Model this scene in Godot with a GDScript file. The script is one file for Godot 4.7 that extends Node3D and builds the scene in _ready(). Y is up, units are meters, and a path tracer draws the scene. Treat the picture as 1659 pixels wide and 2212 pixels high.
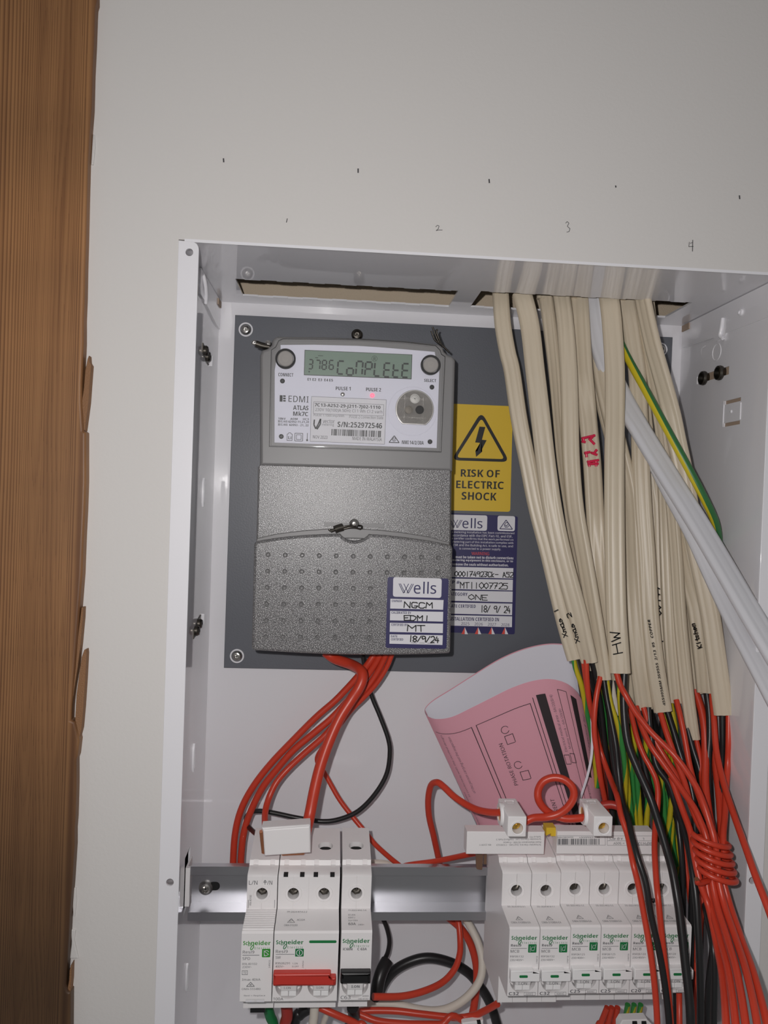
extends Node3D
# A recessed white switchboard cabinet with an electricity meter, breakers and cables. Units are metres; most helpers take millimetres.

const FOCAL := 1622.41          # of the photograph, in its pixels
const EYE := Vector3(0, 0, 0.42)
var turn: Basis                 # the camera's
var view := [0.0, 0.0, 1.0]     # origin and scale of the coordinates that spot() and the lettering helpers are given
var M := {}
var used := {}
var text_cache := {}
var dice := RandomNumberGenerator.new()

# ---------------------------------------------------------------- places
func ray(px: float, py: float) -> Vector3:
	var u: float = view[0] + px / view[2]
	var v: float = view[1] + py / view[2]
	return turn * Vector3((u - 829.5) / FOCAL, -(v - 1106.0) / FOCAL, -1)

func spot(px: float, py: float, z: float) -> Vector3:      # on the plane z (mm)
	var d := ray(px, py)
	return EYE + d * ((z * 0.001 - EYE.z) / d.z)

func spot_y(px: float, py: float, y: float) -> Vector3:    # on the level y (mm)
	var d := ray(px, py)
	return EYE + d * ((y * 0.001 - EYE.y) / d.y)

func flat(pts: Array, z: float) -> PackedVector2Array:      # an outline measured on the plane z
	var out := PackedVector2Array()
	for q in pts:
		var p := spot(q[0], q[1], z)
		out.append(Vector2(p.x, p.y))
	return ccw(out)

func look_from(ox: float, oy: float, s: float) -> void:
	view = [ox, oy, s]

func mm(x: float, y: float, z: float) -> Vector3:
	return Vector3(x, y, z) * 0.001

func ccw(p: PackedVector2Array) -> PackedVector2Array:
	if Geometry2D.is_polygon_clockwise(p):
		p.reverse()
	return p

func rect(x0: float, y0: float, x1: float, y1: float) -> PackedVector2Array:   # metres
	return PackedVector2Array([Vector2(minf(x0, x1), minf(y0, y1)), Vector2(maxf(x0, x1), minf(y0, y1)), Vector2(maxf(x0, x1), maxf(y0, y1)), Vector2(minf(x0, x1), maxf(y0, y1))])

func rrect(x0: float, y0: float, x1: float, y1: float, r: float, n := 4) -> PackedVector2Array:
	var out := PackedVector2Array()
	var c := [Vector2(x1 - r, y0 + r), Vector2(x1 - r, y1 - r), Vector2(x0 + r, y1 - r), Vector2(x0 + r, y0 + r)]
	for k in 4:
		for i in n + 1:
			out.append(c[k] + Vector2.from_angle(-PI / 2 + k * PI / 2 + i * PI / 2 / n) * r)
	return out

func disc(c: Vector2, r: float, n := 24) -> PackedVector2Array:
	var out := PackedVector2Array()
	for i in n:
		out.append(c + Vector2.from_angle(TAU * i / n) * r)
	return out

func rounded(p: PackedVector2Array, r: float, n := 3) -> PackedVector2Array:   # the outline with its corners cut round
	var out := PackedVector2Array()
	for i in p.size():
		var a := p[(i + p.size() - 1) % p.size()]
		var b := p[i]
		var c := p[(i + 1) % p.size()]
		if (b - a).cross(c - b) < 0.0:
			out.append(b)
			continue
		var t := minf(r, minf(a.distance_to(b), c.distance_to(b)) * 0.45)
		var s := b + (a - b).normalized() * t
		var e := b + (c - b).normalized() * t
		for k in n + 1:
			var f := float(k) / n
			out.append(s.lerp(b, f).lerp(b.lerp(e, f), f))
	return out

# ---------------------------------------------------------------- nodes
func numbered(called: String) -> String:
	var n: int = used.get(called, 0)
	used[called] = n + 1
	return called if n == 0 else "%s_%03d" % [called, n]

func thing(called: String, label: String, category: String, at := Vector3.ZERO, group := "") -> Node3D:
	var o := Node3D.new()
	o.name = numbered(called)
	add_child(o)
	o.position = at
	tag(o, label, category, group)
	return o

func tag(o: Node, label: String, category: String, group := "") -> void:
	o.set_meta("label", label)
	o.set_meta("category", category)
	if group != "":
		o.set_meta("group", group)

func start() -> SurfaceTool:
	var st := SurfaceTool.new()
	st.begin(Mesh.PRIMITIVE_TRIANGLES)
	return st

func offset_of(parent: Node) -> Vector3:
	var p := Vector3.ZERO
	while parent is Node3D and parent != self:
		p += parent.position
		parent = parent.get_parent()
	return p

func part(called: String, shape, m: Material, parent: Node = self, label := "") -> MeshInstance3D:
	var o := MeshInstance3D.new()
	o.mesh = shape.commit() if shape is SurfaceTool else shape
	o.material_override = m
	o.name = called if parent != self else numbered(called)
	o.position = -offset_of(parent)
	if label != "":
		o.set_meta("label", label)
	parent.add_child(o, true)
	return o

func structure(called: String, shape, m: Material) -> MeshInstance3D:
	var o := part(called, shape, m)
	o.set_meta("kind", "structure")
	return o

# ---------------------------------------------------------------- shapes
func tri(st: SurfaceTool, a: Vector3, b: Vector3, c: Vector3, na: Vector3, nb: Vector3, nc: Vector3, col = null) -> void:   # counter-clockwise from outside
	for q in [[a, na], [c, nc], [b, nb]]:
		if col != null:
			st.set_color(col)
		st.set_normal(q[1])
		st.set_uv(Vector2(q[0].x, q[0].y) * 10.0)
		st.add_vertex(q[0])

func quad(st: SurfaceTool, a: Vector3, b: Vector3, c: Vector3, d: Vector3) -> void:
	var n := (b - a).cross(c - a)
	if n.length() < 1e-14:
		n = (c - a).cross(d - a)
	n = n.normalized()
	tri(st, a, b, c, n, n, n)
	tri(st, a, c, d, n, n, n)

func edge_normals(p: PackedVector2Array) -> Array:
	var out := []
	for i in p.size():
		var d := (p[(i + 1) % p.size()] - p[i]).normalized()
		out.append(Vector2(d.y, -d.x))
	return out

func slab(st: SurfaceTool, poly: PackedVector2Array, z0: float, z1: float, bevel := 0.0, seg := 2, xf := Transform3D(), holes := [], back := true) -> void:
	# an outline (metres) raised from z0 to z1 (metres) with a rounded front edge
	var loops := [ccw(poly)]
	for h in holes:
		var q: PackedVector2Array = ccw(h).duplicate()
		q.reverse()
		loops.append(q)
	var caps := []
	for li in loops.size():
		var p: PackedVector2Array = loops[li]
		var en := edge_normals(p)
		var n := p.size()
		var miter := []
		for i in n:
			var a: Vector2 = en[(i + n - 1) % n]
			var b: Vector2 = en[i]
			miter.append((a + b) / maxf(1.0 + a.dot(b), 0.35))
		var b_here := bevel if li == 0 else 0.0
		var rows := [[z0, 0.0, 0.0]]
		for k in (seg + 1 if b_here > 0.0 else 1):
			var t := (PI / 2 * k / seg) if b_here > 0.0 else 0.0
			rows.append([z1 - b_here + b_here * sin(t), b_here * (1.0 - cos(t)), t])
		for r in rows.size() - 1:
			for i in n:
				var j := (i + 1) % n
				var ni: Vector2 = en[i]
				var nj: Vector2 = en[i]
				if en[i].dot(en[(i + n - 1) % n]) > 0.75:
					ni = (en[i] + en[(i + n - 1) % n]).normalized()
				if en[i].dot(en[j]) > 0.75:
					nj = (en[i] + en[j]).normalized()
				var lo = rows[r]
				var hi = rows[r + 1]
				var pa: Vector2 = p[i] - miter[i] * lo[1]
				var pb: Vector2 = p[j] - miter[j] * lo[1]
				var pc: Vector2 = p[j] - miter[j] * hi[1]
				var pd: Vector2 = p[i] - miter[i] * hi[1]
				var A := xf * Vector3(pa.x, pa.y, lo[0])
				var B := xf * Vector3(pb.x, pb.y, lo[0])
				var C := xf * Vector3(pc.x, pc.y, hi[0])
				var D := xf * Vector3(pd.x, pd.y, hi[0])
				var nlo := [xf.basis * Vector3(ni.x * cos(lo[2]), ni.y * cos(lo[2]), sin(lo[2])), xf.basis * Vector3(nj.x * cos(lo[2]), nj.y * cos(lo[2]), sin(lo[2]))]
				var nhi := [xf.basis * Vector3(ni.x * cos(hi[2]), ni.y * cos(hi[2]), sin(hi[2])), xf.basis * Vector3(nj.x * cos(hi[2]), nj.y * cos(hi[2]), sin(hi[2]))]
				tri(st, A, B, C, nlo[0], nlo[1], nhi[1])
				tri(st, A, C, D, nlo[0], nhi[1], nhi[0])
		var top := PackedVector2Array()
		for i in n:
			top.append(p[i] - miter[i] * b_here)
		caps.append([top, p])
	for side in ([0, 1] if back else [0]):
		if caps.size() > 2 and loops.all(func(l): return l.size() == 4):     # a sheet with oblong holes, filled cell by cell
			cells(st, loops, z1 if side == 0 else z0, side == 0, xf)
			continue
		var outer: PackedVector2Array = caps[0][side]
		for k in range(1, caps.size()):
			outer = bridge(outer, caps[k][side])
		var ix := Geometry2D.triangulate_polygon(outer) if caps.size() == 1 else ears(outer)
		if ix.is_empty():
			ix = ears(outer)
		if ix.is_empty():
			print("outline could not be filled: ", outer.size())
		var z := z1 if side == 0 else z0
		var nn := xf.basis * Vector3(0, 0, 1 if side == 0 else -1)
		for t in range(0, ix.size(), 3):
			var a := outer[ix[t]]
			var b := outer[ix[t + 1]]
			var c := outer[ix[t + 2]]
			if ((b - a).cross(c - a) > 0) != (side == 0):
				var swap := b
				b = c
				c = swap
			tri(st, xf * Vector3(a.x, a.y, z), xf * Vector3(b.x, b.y, z), xf * Vector3(c.x, c.y, z), nn, nn, nn)

func cells(st: SurfaceTool, loops: Array, z: float, front: bool, xf: Transform3D) -> void:
	var xs := []
	var ys := []
	for l in loops:
		for p in l:
			xs.append(p.x)
			ys.append(p.y)
	xs.sort()
	ys.sort()
	var n := xf.basis * Vector3(0, 0, 1 if front else -1)
	for i in xs.size() - 1:
		for j in ys.size() - 1:
			var mid := Vector2(xs[i] + xs[i + 1], ys[j] + ys[j + 1]) / 2
			if xs[i + 1] - xs[i] < 1e-7 or ys[j + 1] - ys[j] < 1e-7 or loops.slice(1).any(func(l): return Geometry2D.is_point_in_polygon(mid, l)):
				continue
			var a := xf * Vector3(xs[i], ys[j], z)
			var b := xf * Vector3(xs[i + 1], ys[j], z)
			var c := xf * Vector3(xs[i + 1], ys[j + 1], z)
			var d := xf * Vector3(xs[i], ys[j + 1], z)
			if front:
				tri(st, a, b, c, n, n, n)
				tri(st, a, c, d, n, n, n)
			else:
				tri(st, a, c, b, n, n, n)
				tri(st, a, d, c, n, n, n)

func ears(p: PackedVector2Array) -> PackedInt32Array:      # fills an outline that runs along itself where holes are joined to it
	var out := PackedInt32Array()
	var left := []
	var area := 0.0
	for i in p.size():
		left.append(i)
		area += p[i].cross(p[(i + 1) % p.size()])
	if area < 0.0:
		left.reverse()
	var guard := 0
	var i := 0
	var tight := -1e-11
	while left.size() > 2 and guard < left.size() * 2 + 4:
		var n := left.size()
		var ia: int = left[(i + n - 1) % n]
		var ib: int = left[i % n]
		var ic: int = left[(i + 1) % n]
		var a := p[ia]
		var b := p[ib]
		var c := p[ic]
		var good := (b - a).cross(c - b) > 1e-14
		if good:
			for k in left:
				var q := p[k]
				if q.is_equal_approx(a) or q.is_equal_approx(b) or q.is_equal_approx(c):
					continue
				if (b - a).cross(q - a) > -1e-11 and (c - b).cross(q - b) > -1e-11 and (a - c).cross(q - c) > tight:
					good = false
					break
		var flatpoint := absf((b - a).cross(c - b)) <= 1e-14
		if good or flatpoint:
			if good:
				out.append_array(PackedInt32Array([ia, ib, ic]))
			left.remove_at(i % n)
			guard = 0
			i = i % maxi(left.size(), 1)
		else:
			i = (i + 1) % n
			guard += 1
			if guard == n:
				tight = 1e-11
	if left.size() > 2:
		print("part of an outline stayed open: ", left.size(), " of ", p.size(), " at ", p[0])
	return out

func bridge(outer: PackedVector2Array, hole: PackedVector2Array) -> PackedVector2Array:   # joins a clockwise hole to the outline round it
	var best := 1e9
	var bi := 0
	var bj := 0
	for i in outer.size():
		for j in hole.size():
			var d := outer[i].distance_squared_to(hole[j])
			if d < best:
				best = d
				bi = i
				bj = j
	var out := outer.slice(0, bi + 1)
	for j in hole.size() + 1:
		out.append(hole[(bj + j) % hole.size()])
	out.append_array(outer.slice(bi))
	return out

func box(st: SurfaceTool, a: Vector3, b: Vector3, bevel := 0.0) -> void:    # corners in mm; the bevel rounds the front edges
	slab(st, rect(a.x * 0.001, a.y * 0.001, b.x * 0.001, b.y * 0.001), minf(a.z, b.z) * 0.001, maxf(a.z, b.z) * 0.001, bevel * 0.001)

func rod(st: SurfaceTool, a: Vector3, b: Vector3, r: float, n := 12) -> void:
	tube(st, PackedVector3Array([a, b]), r, n)

func lathe(st: SurfaceTool, prof: Array, xf: Transform3D, n := 24) -> void:  # [radius, height] pairs in metres round xf's z, from the rim at the back to the front
	for k in prof.size() - 1:
		var a := Vector2(prof[k][0], prof[k][1])
		var b := Vector2(prof[k + 1][0], prof[k + 1][1])
		var d := (b - a).normalized()
		var nr := Vector2(d.y, -d.x)
		for i in n:
			var c0 := Vector2.from_angle(TAU * i / n)
			var c1 := Vector2.from_angle(TAU * (i + 1) / n)
			var q := [Vector3(c0.x * a.x, c0.y * a.x, a.y), Vector3(c1.x * a.x, c1.y * a.x, a.y), Vector3(c1.x * b.x, c1.y * b.x, b.y), Vector3(c0.x * b.x, c0.y * b.x, b.y)]
			var n0 := (xf.basis * Vector3(c0.x * nr.x, c0.y * nr.x, nr.y)).normalized()
			var n1 := (xf.basis * Vector3(c1.x * nr.x, c1.y * nr.x, nr.y)).normalized()
			if a.x > 1e-7:
				tri(st, xf * q[0], xf * q[1], xf * q[2], n0, n1, n1)
			if b.x > 1e-7:
				tri(st, xf * q[0], xf * q[2], xf * q[3], n0, n1, n0)

func facing(p: Vector3, to := Vector3.BACK) -> Transform3D:     # z axis along «to»
	var z := to.normalized()
	var x := (Vector3.UP if absf(z.y) < 0.9 else Vector3.BACK).cross(z).normalized()
	return Transform3D(Basis(x, z.cross(x), z), p)

func curve(pts: Array, per := 6) -> PackedVector3Array:     # a smooth line through the points
	var out := PackedVector3Array()
	for i in pts.size() - 1:
		var p0: Vector3 = pts[maxi(i - 1, 0)]
		var p1: Vector3 = pts[i]
		var p2: Vector3 = pts[i + 1]
		var p3: Vector3 = pts[mini(i + 2, pts.size() - 1)]
		for k in per:
			out.append(p1.cubic_interpolate(p2, p0, p3, float(k) / per))
	out.append(pts[-1])
	return out

func tube(st: SurfaceTool, pts: PackedVector3Array, r: float, n := 12, stripe := []) -> void:
	# stripe: [colour, colour, turns per metre] paints the insulation along its length
	var side := Vector3.ZERO
	var rings := []
	var run := 0.0
	for i in pts.size():
		var t := (pts[mini(i + 1, pts.size() - 1)] - pts[maxi(i - 1, 0)]).normalized()
		if i == 0:
			side = t.cross(Vector3.UP if absf(t.y) < 0.8 else Vector3.RIGHT).normalized()
		else:
			side = (side - t * side.dot(t)).normalized()
			run += pts[i].distance_to(pts[i - 1])
		var other := t.cross(side)
		var twist: float = run * stripe[2] * TAU if stripe else 0.0
		var ring := []
		for k in n:
			var d := side * cos(TAU * k / n + twist) + other * sin(TAU * k / n + twist)
			ring.append([pts[i] + d * r, d])
		rings.append([ring, t])
	for i in pts.size() - 1:
		for k in n:
			var j := (k + 1) % n
			var a = rings[i][0][k]
			var b = rings[i][0][j]
			var c = rings[i + 1][0][j]
			var d = rings[i + 1][0][k]
			var col = null
			if stripe:
				col = stripe[0] if k < n * 0.5 else stripe[1]
			tri(st, a[0], b[0], c[0], a[1], b[1], c[1], col)
			tri(st, a[0], c[0], d[0], a[1], c[1], d[1], col)
	for e in [0, pts.size() - 1]:
		var nrm: Vector3 = rings[e][1] * (-1.0 if e == 0 else 1.0)
		for k in n:
			var a: Vector3 = rings[e][0][k][0]
			var b: Vector3 = rings[e][0][(k + 1) % n][0]
			if e == 0:
				tri(st, pts[e], b, a, nrm, nrm, nrm, stripe[0] if stripe else null)
			else:
				tri(st, pts[e], a, b, nrm, nrm, nrm, stripe[0] if stripe else null)

func lobes(w: float, t: float, n_lobes: int, groove := 0.13) -> PackedVector2Array:    # the section of a flat sheathed cable with a soft ridge over each core
	var out := PackedVector2Array()
	var n := 40
	for i in n:
		var a := TAU * i / n
		var c := cos(a)
		var x := signf(c) * pow(absf(c), 0.72) * w / 2
		var y := signf(sin(a)) * pow(absf(sin(a)), 0.62) * t / 2
		y *= 1.0 - groove * 0.7 + groove * cos(TAU * n_lobes * (x / w + 0.5 - 0.5 / n_lobes))
		out.append(Vector2(x, y))
	return ccw(out)

func ribbon_cable(st: SurfaceTool, pts: PackedVector3Array, turns: PackedFloat32Array, section: PackedVector2Array) -> void:
	var en := edge_normals(section)
	var n := section.size()
	var rings := []
	for i in pts.size():
		var t := (pts[mini(i + 1, pts.size() - 1)] - pts[maxi(i - 1, 0)]).normalized()
		var w0 := (Vector3.RIGHT - t * t.x).normalized()
		var n0 := t.cross(w0)
		var w := w0 * cos(turns[i]) + n0 * sin(turns[i])
		var nn := n0 * cos(turns[i]) - w0 * sin(turns[i])
		var ring := []
		for k in n:
			var d: Vector2 = (en[k] + en[(k + n - 1) % n]).normalized()
			ring.append([pts[i] + w * section[k].x + nn * section[k].y, w * d.x + nn * d.y])
		rings.append([ring, t])
	for i in pts.size() - 1:
		for k in n:
			var j := (k + 1) % n
			var a = rings[i][0][k]
			var b = rings[i][0][j]
			var c = rings[i + 1][0][j]
			var d = rings[i + 1][0][k]
			tri(st, a[0], b[0], c[0], a[1], b[1], c[1])
			tri(st, a[0], c[0], d[0], a[1], c[1], d[1])
	for e in [0, pts.size() - 1]:
		var nrm: Vector3 = rings[e][1] * (-1.0 if e == 0 else 1.0)
		for k in n:
			var a: Vector3 = rings[e][0][k][0]
			var b: Vector3 = rings[e][0][(k + 1) % n][0]
			if e == 0:
				tri(st, pts[e], b, a, nrm, nrm, nrm)
			else:
				tri(st, pts[e], a, b, nrm, nrm, nrm)

func cut(body: Mesh, tools: Array) -> Mesh:      # a closed mesh less the tools' meshes
	var root := CSGCombiner3D.new()
	root.name = "cutter"
	add_child(root)
	var b := CSGMesh3D.new()
	b.mesh = body
	root.add_child(b)
	for t in tools:
		var c := CSGMesh3D.new()
		c.mesh = t
		c.operation = CSGShape3D.OPERATION_SUBTRACTION
		root.add_child(c)
	await get_tree().process_frame
	await get_tree().process_frame
	var out: Mesh = root.bake_static_mesh()
	remove_child(root)
	root.free()
	if out == null or out.get_surface_count() == 0 or out.get_faces().size() < 9:
		print("nothing left after a cut")
		return body
	return out

func shape_of(st: SurfaceTool) -> Mesh:
	return st.commit()

# ---------------------------------------------------------------- lettering
func glyphs(s: String, bold: bool, face := "Droid Sans") -> Array:
	var key := s + ("|b" if bold else "|r") + face
	if not text_cache.has(key):
		var f := SystemFont.new()
		f.font_names = PackedStringArray([face])
		f.font_weight = 700 if bold else 400
		var t := TextMesh.new()
		t.font = f
		t.text = s
		t.font_size = 24
		t.pixel_size = 0.01
		t.depth = 0.0
		t.curve_step = 2.0
		var a := t.get_mesh_arrays()
		text_cache[key] = [a[Mesh.ARRAY_VERTEX], a[Mesh.ARRAY_INDEX], t.get_aabb()]
	return text_cache[key]

func write(st: SurfaceTool, s: String, o: Vector3, x: Vector3, y: Vector3, bold := false, bend := false) -> void:
	# s, its ink filling the parallelogram at o with the sides x and y; bend, if given, puts each point on a curved sheet
	var g := glyphs(s, bold)
	var v: PackedVector3Array = g[0]
	var ix: PackedInt32Array = g[1]
	var lo := Vector2(1e9, 1e9)
	var hi := -lo
	for p in v:
		lo = lo.min(Vector2(p.x, p.y))
		hi = hi.max(Vector2(p.x, p.y))
	var size := hi - lo
	var n := x.cross(y).normalized()
	for t in range(0, ix.size(), 3):
		var q := []
		for k in 3:
			var p := v[ix[t + k]]
			var u := (p.x - lo.x) / size.x
			var w := (p.y - lo.y) / size.y
			var at := o + x * u + y * w
			q.append(on_form(at) if bend else at)
		if bend:
			n = (q[1] - q[0]).cross(q[2] - q[0]).normalized()
			if n.z < 0.0:
				n = -n
		if (q[1] - q[0]).cross(q[2] - q[0]).dot(n) < 0:
			tri(st, q[0], q[2], q[1], n, n, n)
		else:
			tri(st, q[0], q[1], q[2], n, n, n)

func mark(st: SurfaceTool, s: String, x0: float, y0: float, x1: float, y1: float, h: float, z: float, bold := false) -> void:
	# a line of print on the plane z between two points measured on its foot, h tall
	var a := spot(x0, y0, z)
	var b := spot(x1, y1, z)
	var d := b - a
	write(st, s, a, d, Vector3.BACK.cross(d.normalized()) * d.length() * h / Vector2(x1 - x0, y1 - y0).length(), bold)

func dash(st: SurfaceTool, a: Vector3, b: Vector3, w: float, n := Vector3.BACK) -> void:   # a flat printed line
	var d := (b - a).normalized()
	var s := n.cross(d) * w / 2
	quad(st, a - s, b - s, b + s, a + s)

func rule(st: SurfaceTool, pts: Array, w: float, z: float) -> void:     # printed lines on the plane z; w in mm
	for i in pts.size() - 1:
		dash(st, spot(pts[i][0], pts[i][1], z), spot(pts[i + 1][0], pts[i + 1][1], z), w * 0.001)

func fill(st: SurfaceTool, pts: Array, z: float) -> void:      # a printed area on the plane z
	slab(st, flat(pts, z), z * 0.001 - 0.00005, z * 0.001)

const PEN := {
	"A": "00 26 40|12 32", "C": "45 36 16 05 01 10 30 41", "D": "00 06 26 44 42 20 00", "E": "46 06 00 40|03 33", "G": "45 36 16 05 01 10 30 42 22", "H": "00 06|40 46|03 43", "I": "20 26",
	"K": "00 06|46 03 40", "M": "00 06 23 46 40", "N": "00 06 40 46", "O": "20 02 04 26 44 42 20", "P": "00 06 36 45 44 33 03", "S": "45 36 16 05 14 33 42 31 10 01", "T": "06 46|26 20", "W": "06 10 24 30 46", "X": "00 46|06 40",
	"a": "34 14 03 01 10 30 31|34 30 40", "c": "33 14 03 01 10 31", "d": "34 14 03 01 10 30|36 30", "e": "02 32 33 14 03 01 10 31", "h": "06 00|03 24 33 30", "i": "24 20|25 26", "k": "06 00|34 02 30", "m": "00 04 23 20|23 43 40", "n": "00 04|03 24 33 30",
	"o": "10 01 03 14 33 31 10", "r": "00 04|03 24 34", "s": "33 14 03 32 31 10 01", "t": "26 21 30|04 44", "u": "04 01 10 30|34 30", "y": "04 10|34 0.",
	"0": "20 02 04 26 44 42 20", "1": "20 26", "2": "05 16 36 45 43 00 40", "3": "06 46 23 33 42 31 10 01", "4": "26 02 42|34 30", "5": "46 06 04 34 43 41 30 00", "7": "06 46 10|13 33", "8": "20 01 02 44 45 26 05 04 42 41 20", "9": "44 13 04 05 16 36 45 40",
	"/": "00 46", "-": "03 43", ".": "10 11", "%": "10 16", "W2": "06 10 24 30 46"}

func pen(st: SurfaceTool, s: String, o: Vector3, x: Vector3, y: Vector3, w: float, bend := false) -> void:   # hand lettering as pen strokes w metres wide
	var n := Vector3.BACK if bend else x.cross(y).normalized()
	var unit := x / (s.length() * 5.0 - 1.0)
	for i in s.length():
		if not PEN.has(s[i]):
			continue
		for line in PEN[s[i]].split("|"):
			var pts := []
			for c in line.split(" "):
				var cy: float = -1.5 if c[1] == "." else float(c[1])
				var at := o + unit * (i * 5.0 + float(c[0]) + dice.randf_range(-0.3, 0.3)) + y * ((cy + dice.randf_range(-0.25, 0.25)) / 6.0)
				pts.append(on_form(at) if bend else at)
			for k in pts.size() - 1:
				var d: Vector3 = (pts[k + 1] - pts[k]).normalized() * w * 0.4
				dash(st, pts[k] - d, pts[k + 1] + d, w, n)

func run_on(rows: Array) -> Array:      # a wire that leaves the picture at its foot goes on below it
	var out := rows.duplicate()
	var b = rows[-1]
	var a = rows[-2]
	if view[2] == 1.0 and b[1] >= 2205 and b[1] > a[1]:
		var k: float = minf(250.0 / (b[1] - a[1]), 6.0)
		out.append([b[0] + (b[0] - a[0]) * k * 0.6, b[1] + 250.0, b[2] + (b[2] - a[2]) * k * 0.5])
	return out

func pen_at(st: SurfaceTool, s: String, x0: float, y0: float, x1: float, y1: float, h: float, z: float, w: float) -> void:
	var a := spot(x0, y0, z)
	var d := spot(x1, y1, z) - a
	pen(st, s, a, d, Vector3.BACK.cross(d.normalized()) * d.length() * h / Vector2(x1 - x0, y1 - y0).length(), w * 0.001)

# ---------------------------------------------------------------- materials
func paint(c: Color, rough := 0.5, metal := 0.0, spec := 0.5) -> StandardMaterial3D:
	var m := StandardMaterial3D.new()
	m.albedo_color = c
	m.roughness = rough
	m.metallic = metal
	m.metallic_specular = spec
	return m

func rgb(r: int, g: int, b: int) -> Color:
	return Color8(r, g, b)

func noise(freq: float, size: int, type := FastNoiseLite.TYPE_SIMPLEX_SMOOTH, octaves := 2, num := 1) -> NoiseTexture2D:
	var f := FastNoiseLite.new()
	f.noise_type = type
	f.frequency = freq
	f.fractal_octaves = octaves
	f.seed = num
	var t := NoiseTexture2D.new()
	t.width = size
	t.height = size
	t.seamless = true
	t.noise = f
	return t

func relief(m: StandardMaterial3D, t: Texture2D, tile: float, cm: float) -> void:      # tile: metres that one repeat covers
	m.uv1_triplanar = true
	m.uv1_world_triplanar = true
	m.uv1_scale = Vector3.ONE / tile
	m.heightmap_enabled = true
	m.heightmap_texture = t
	m.heightmap_scale = cm

func wood_picture() -> ImageTexture:
	var w := 768
	var h := 1024
	var im := Image.create(w, h, false, Image.FORMAT_RGB8)
	var slow := FastNoiseLite.new()
	slow.frequency = 0.012
	slow.seed = 5
	var fine := FastNoiseLite.new()
	fine.frequency = 0.25
	fine.seed = 8
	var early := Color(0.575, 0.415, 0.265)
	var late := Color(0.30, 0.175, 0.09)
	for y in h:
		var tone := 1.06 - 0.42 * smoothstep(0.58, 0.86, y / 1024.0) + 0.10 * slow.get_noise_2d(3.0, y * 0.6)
		for x in w:
			var drift := slow.get_noise_2d(x * 0.2, y * 0.06) * 7.0 + (y / 1024.0) * 5.0
			var ring := (x + drift) / (6.2 + 2.0 * sin((x + drift) * 0.021))
			var f := ring - floorf(ring)
			var k := pow(f, 3.0) if f > 0.2 else pow(1.0 - f / 0.2, 2.0) * 0.7
			k = clampf(k * 0.8 + 0.12 * fine.get_noise_2d(x * 1.6, y * 0.03) + 0.22 * slow.get_noise_2d(x * 2.2 + 90.0, y * 0.25), 0.0, 1.0)
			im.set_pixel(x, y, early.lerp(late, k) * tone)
	return ImageTexture.create_from_image(im)

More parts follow.
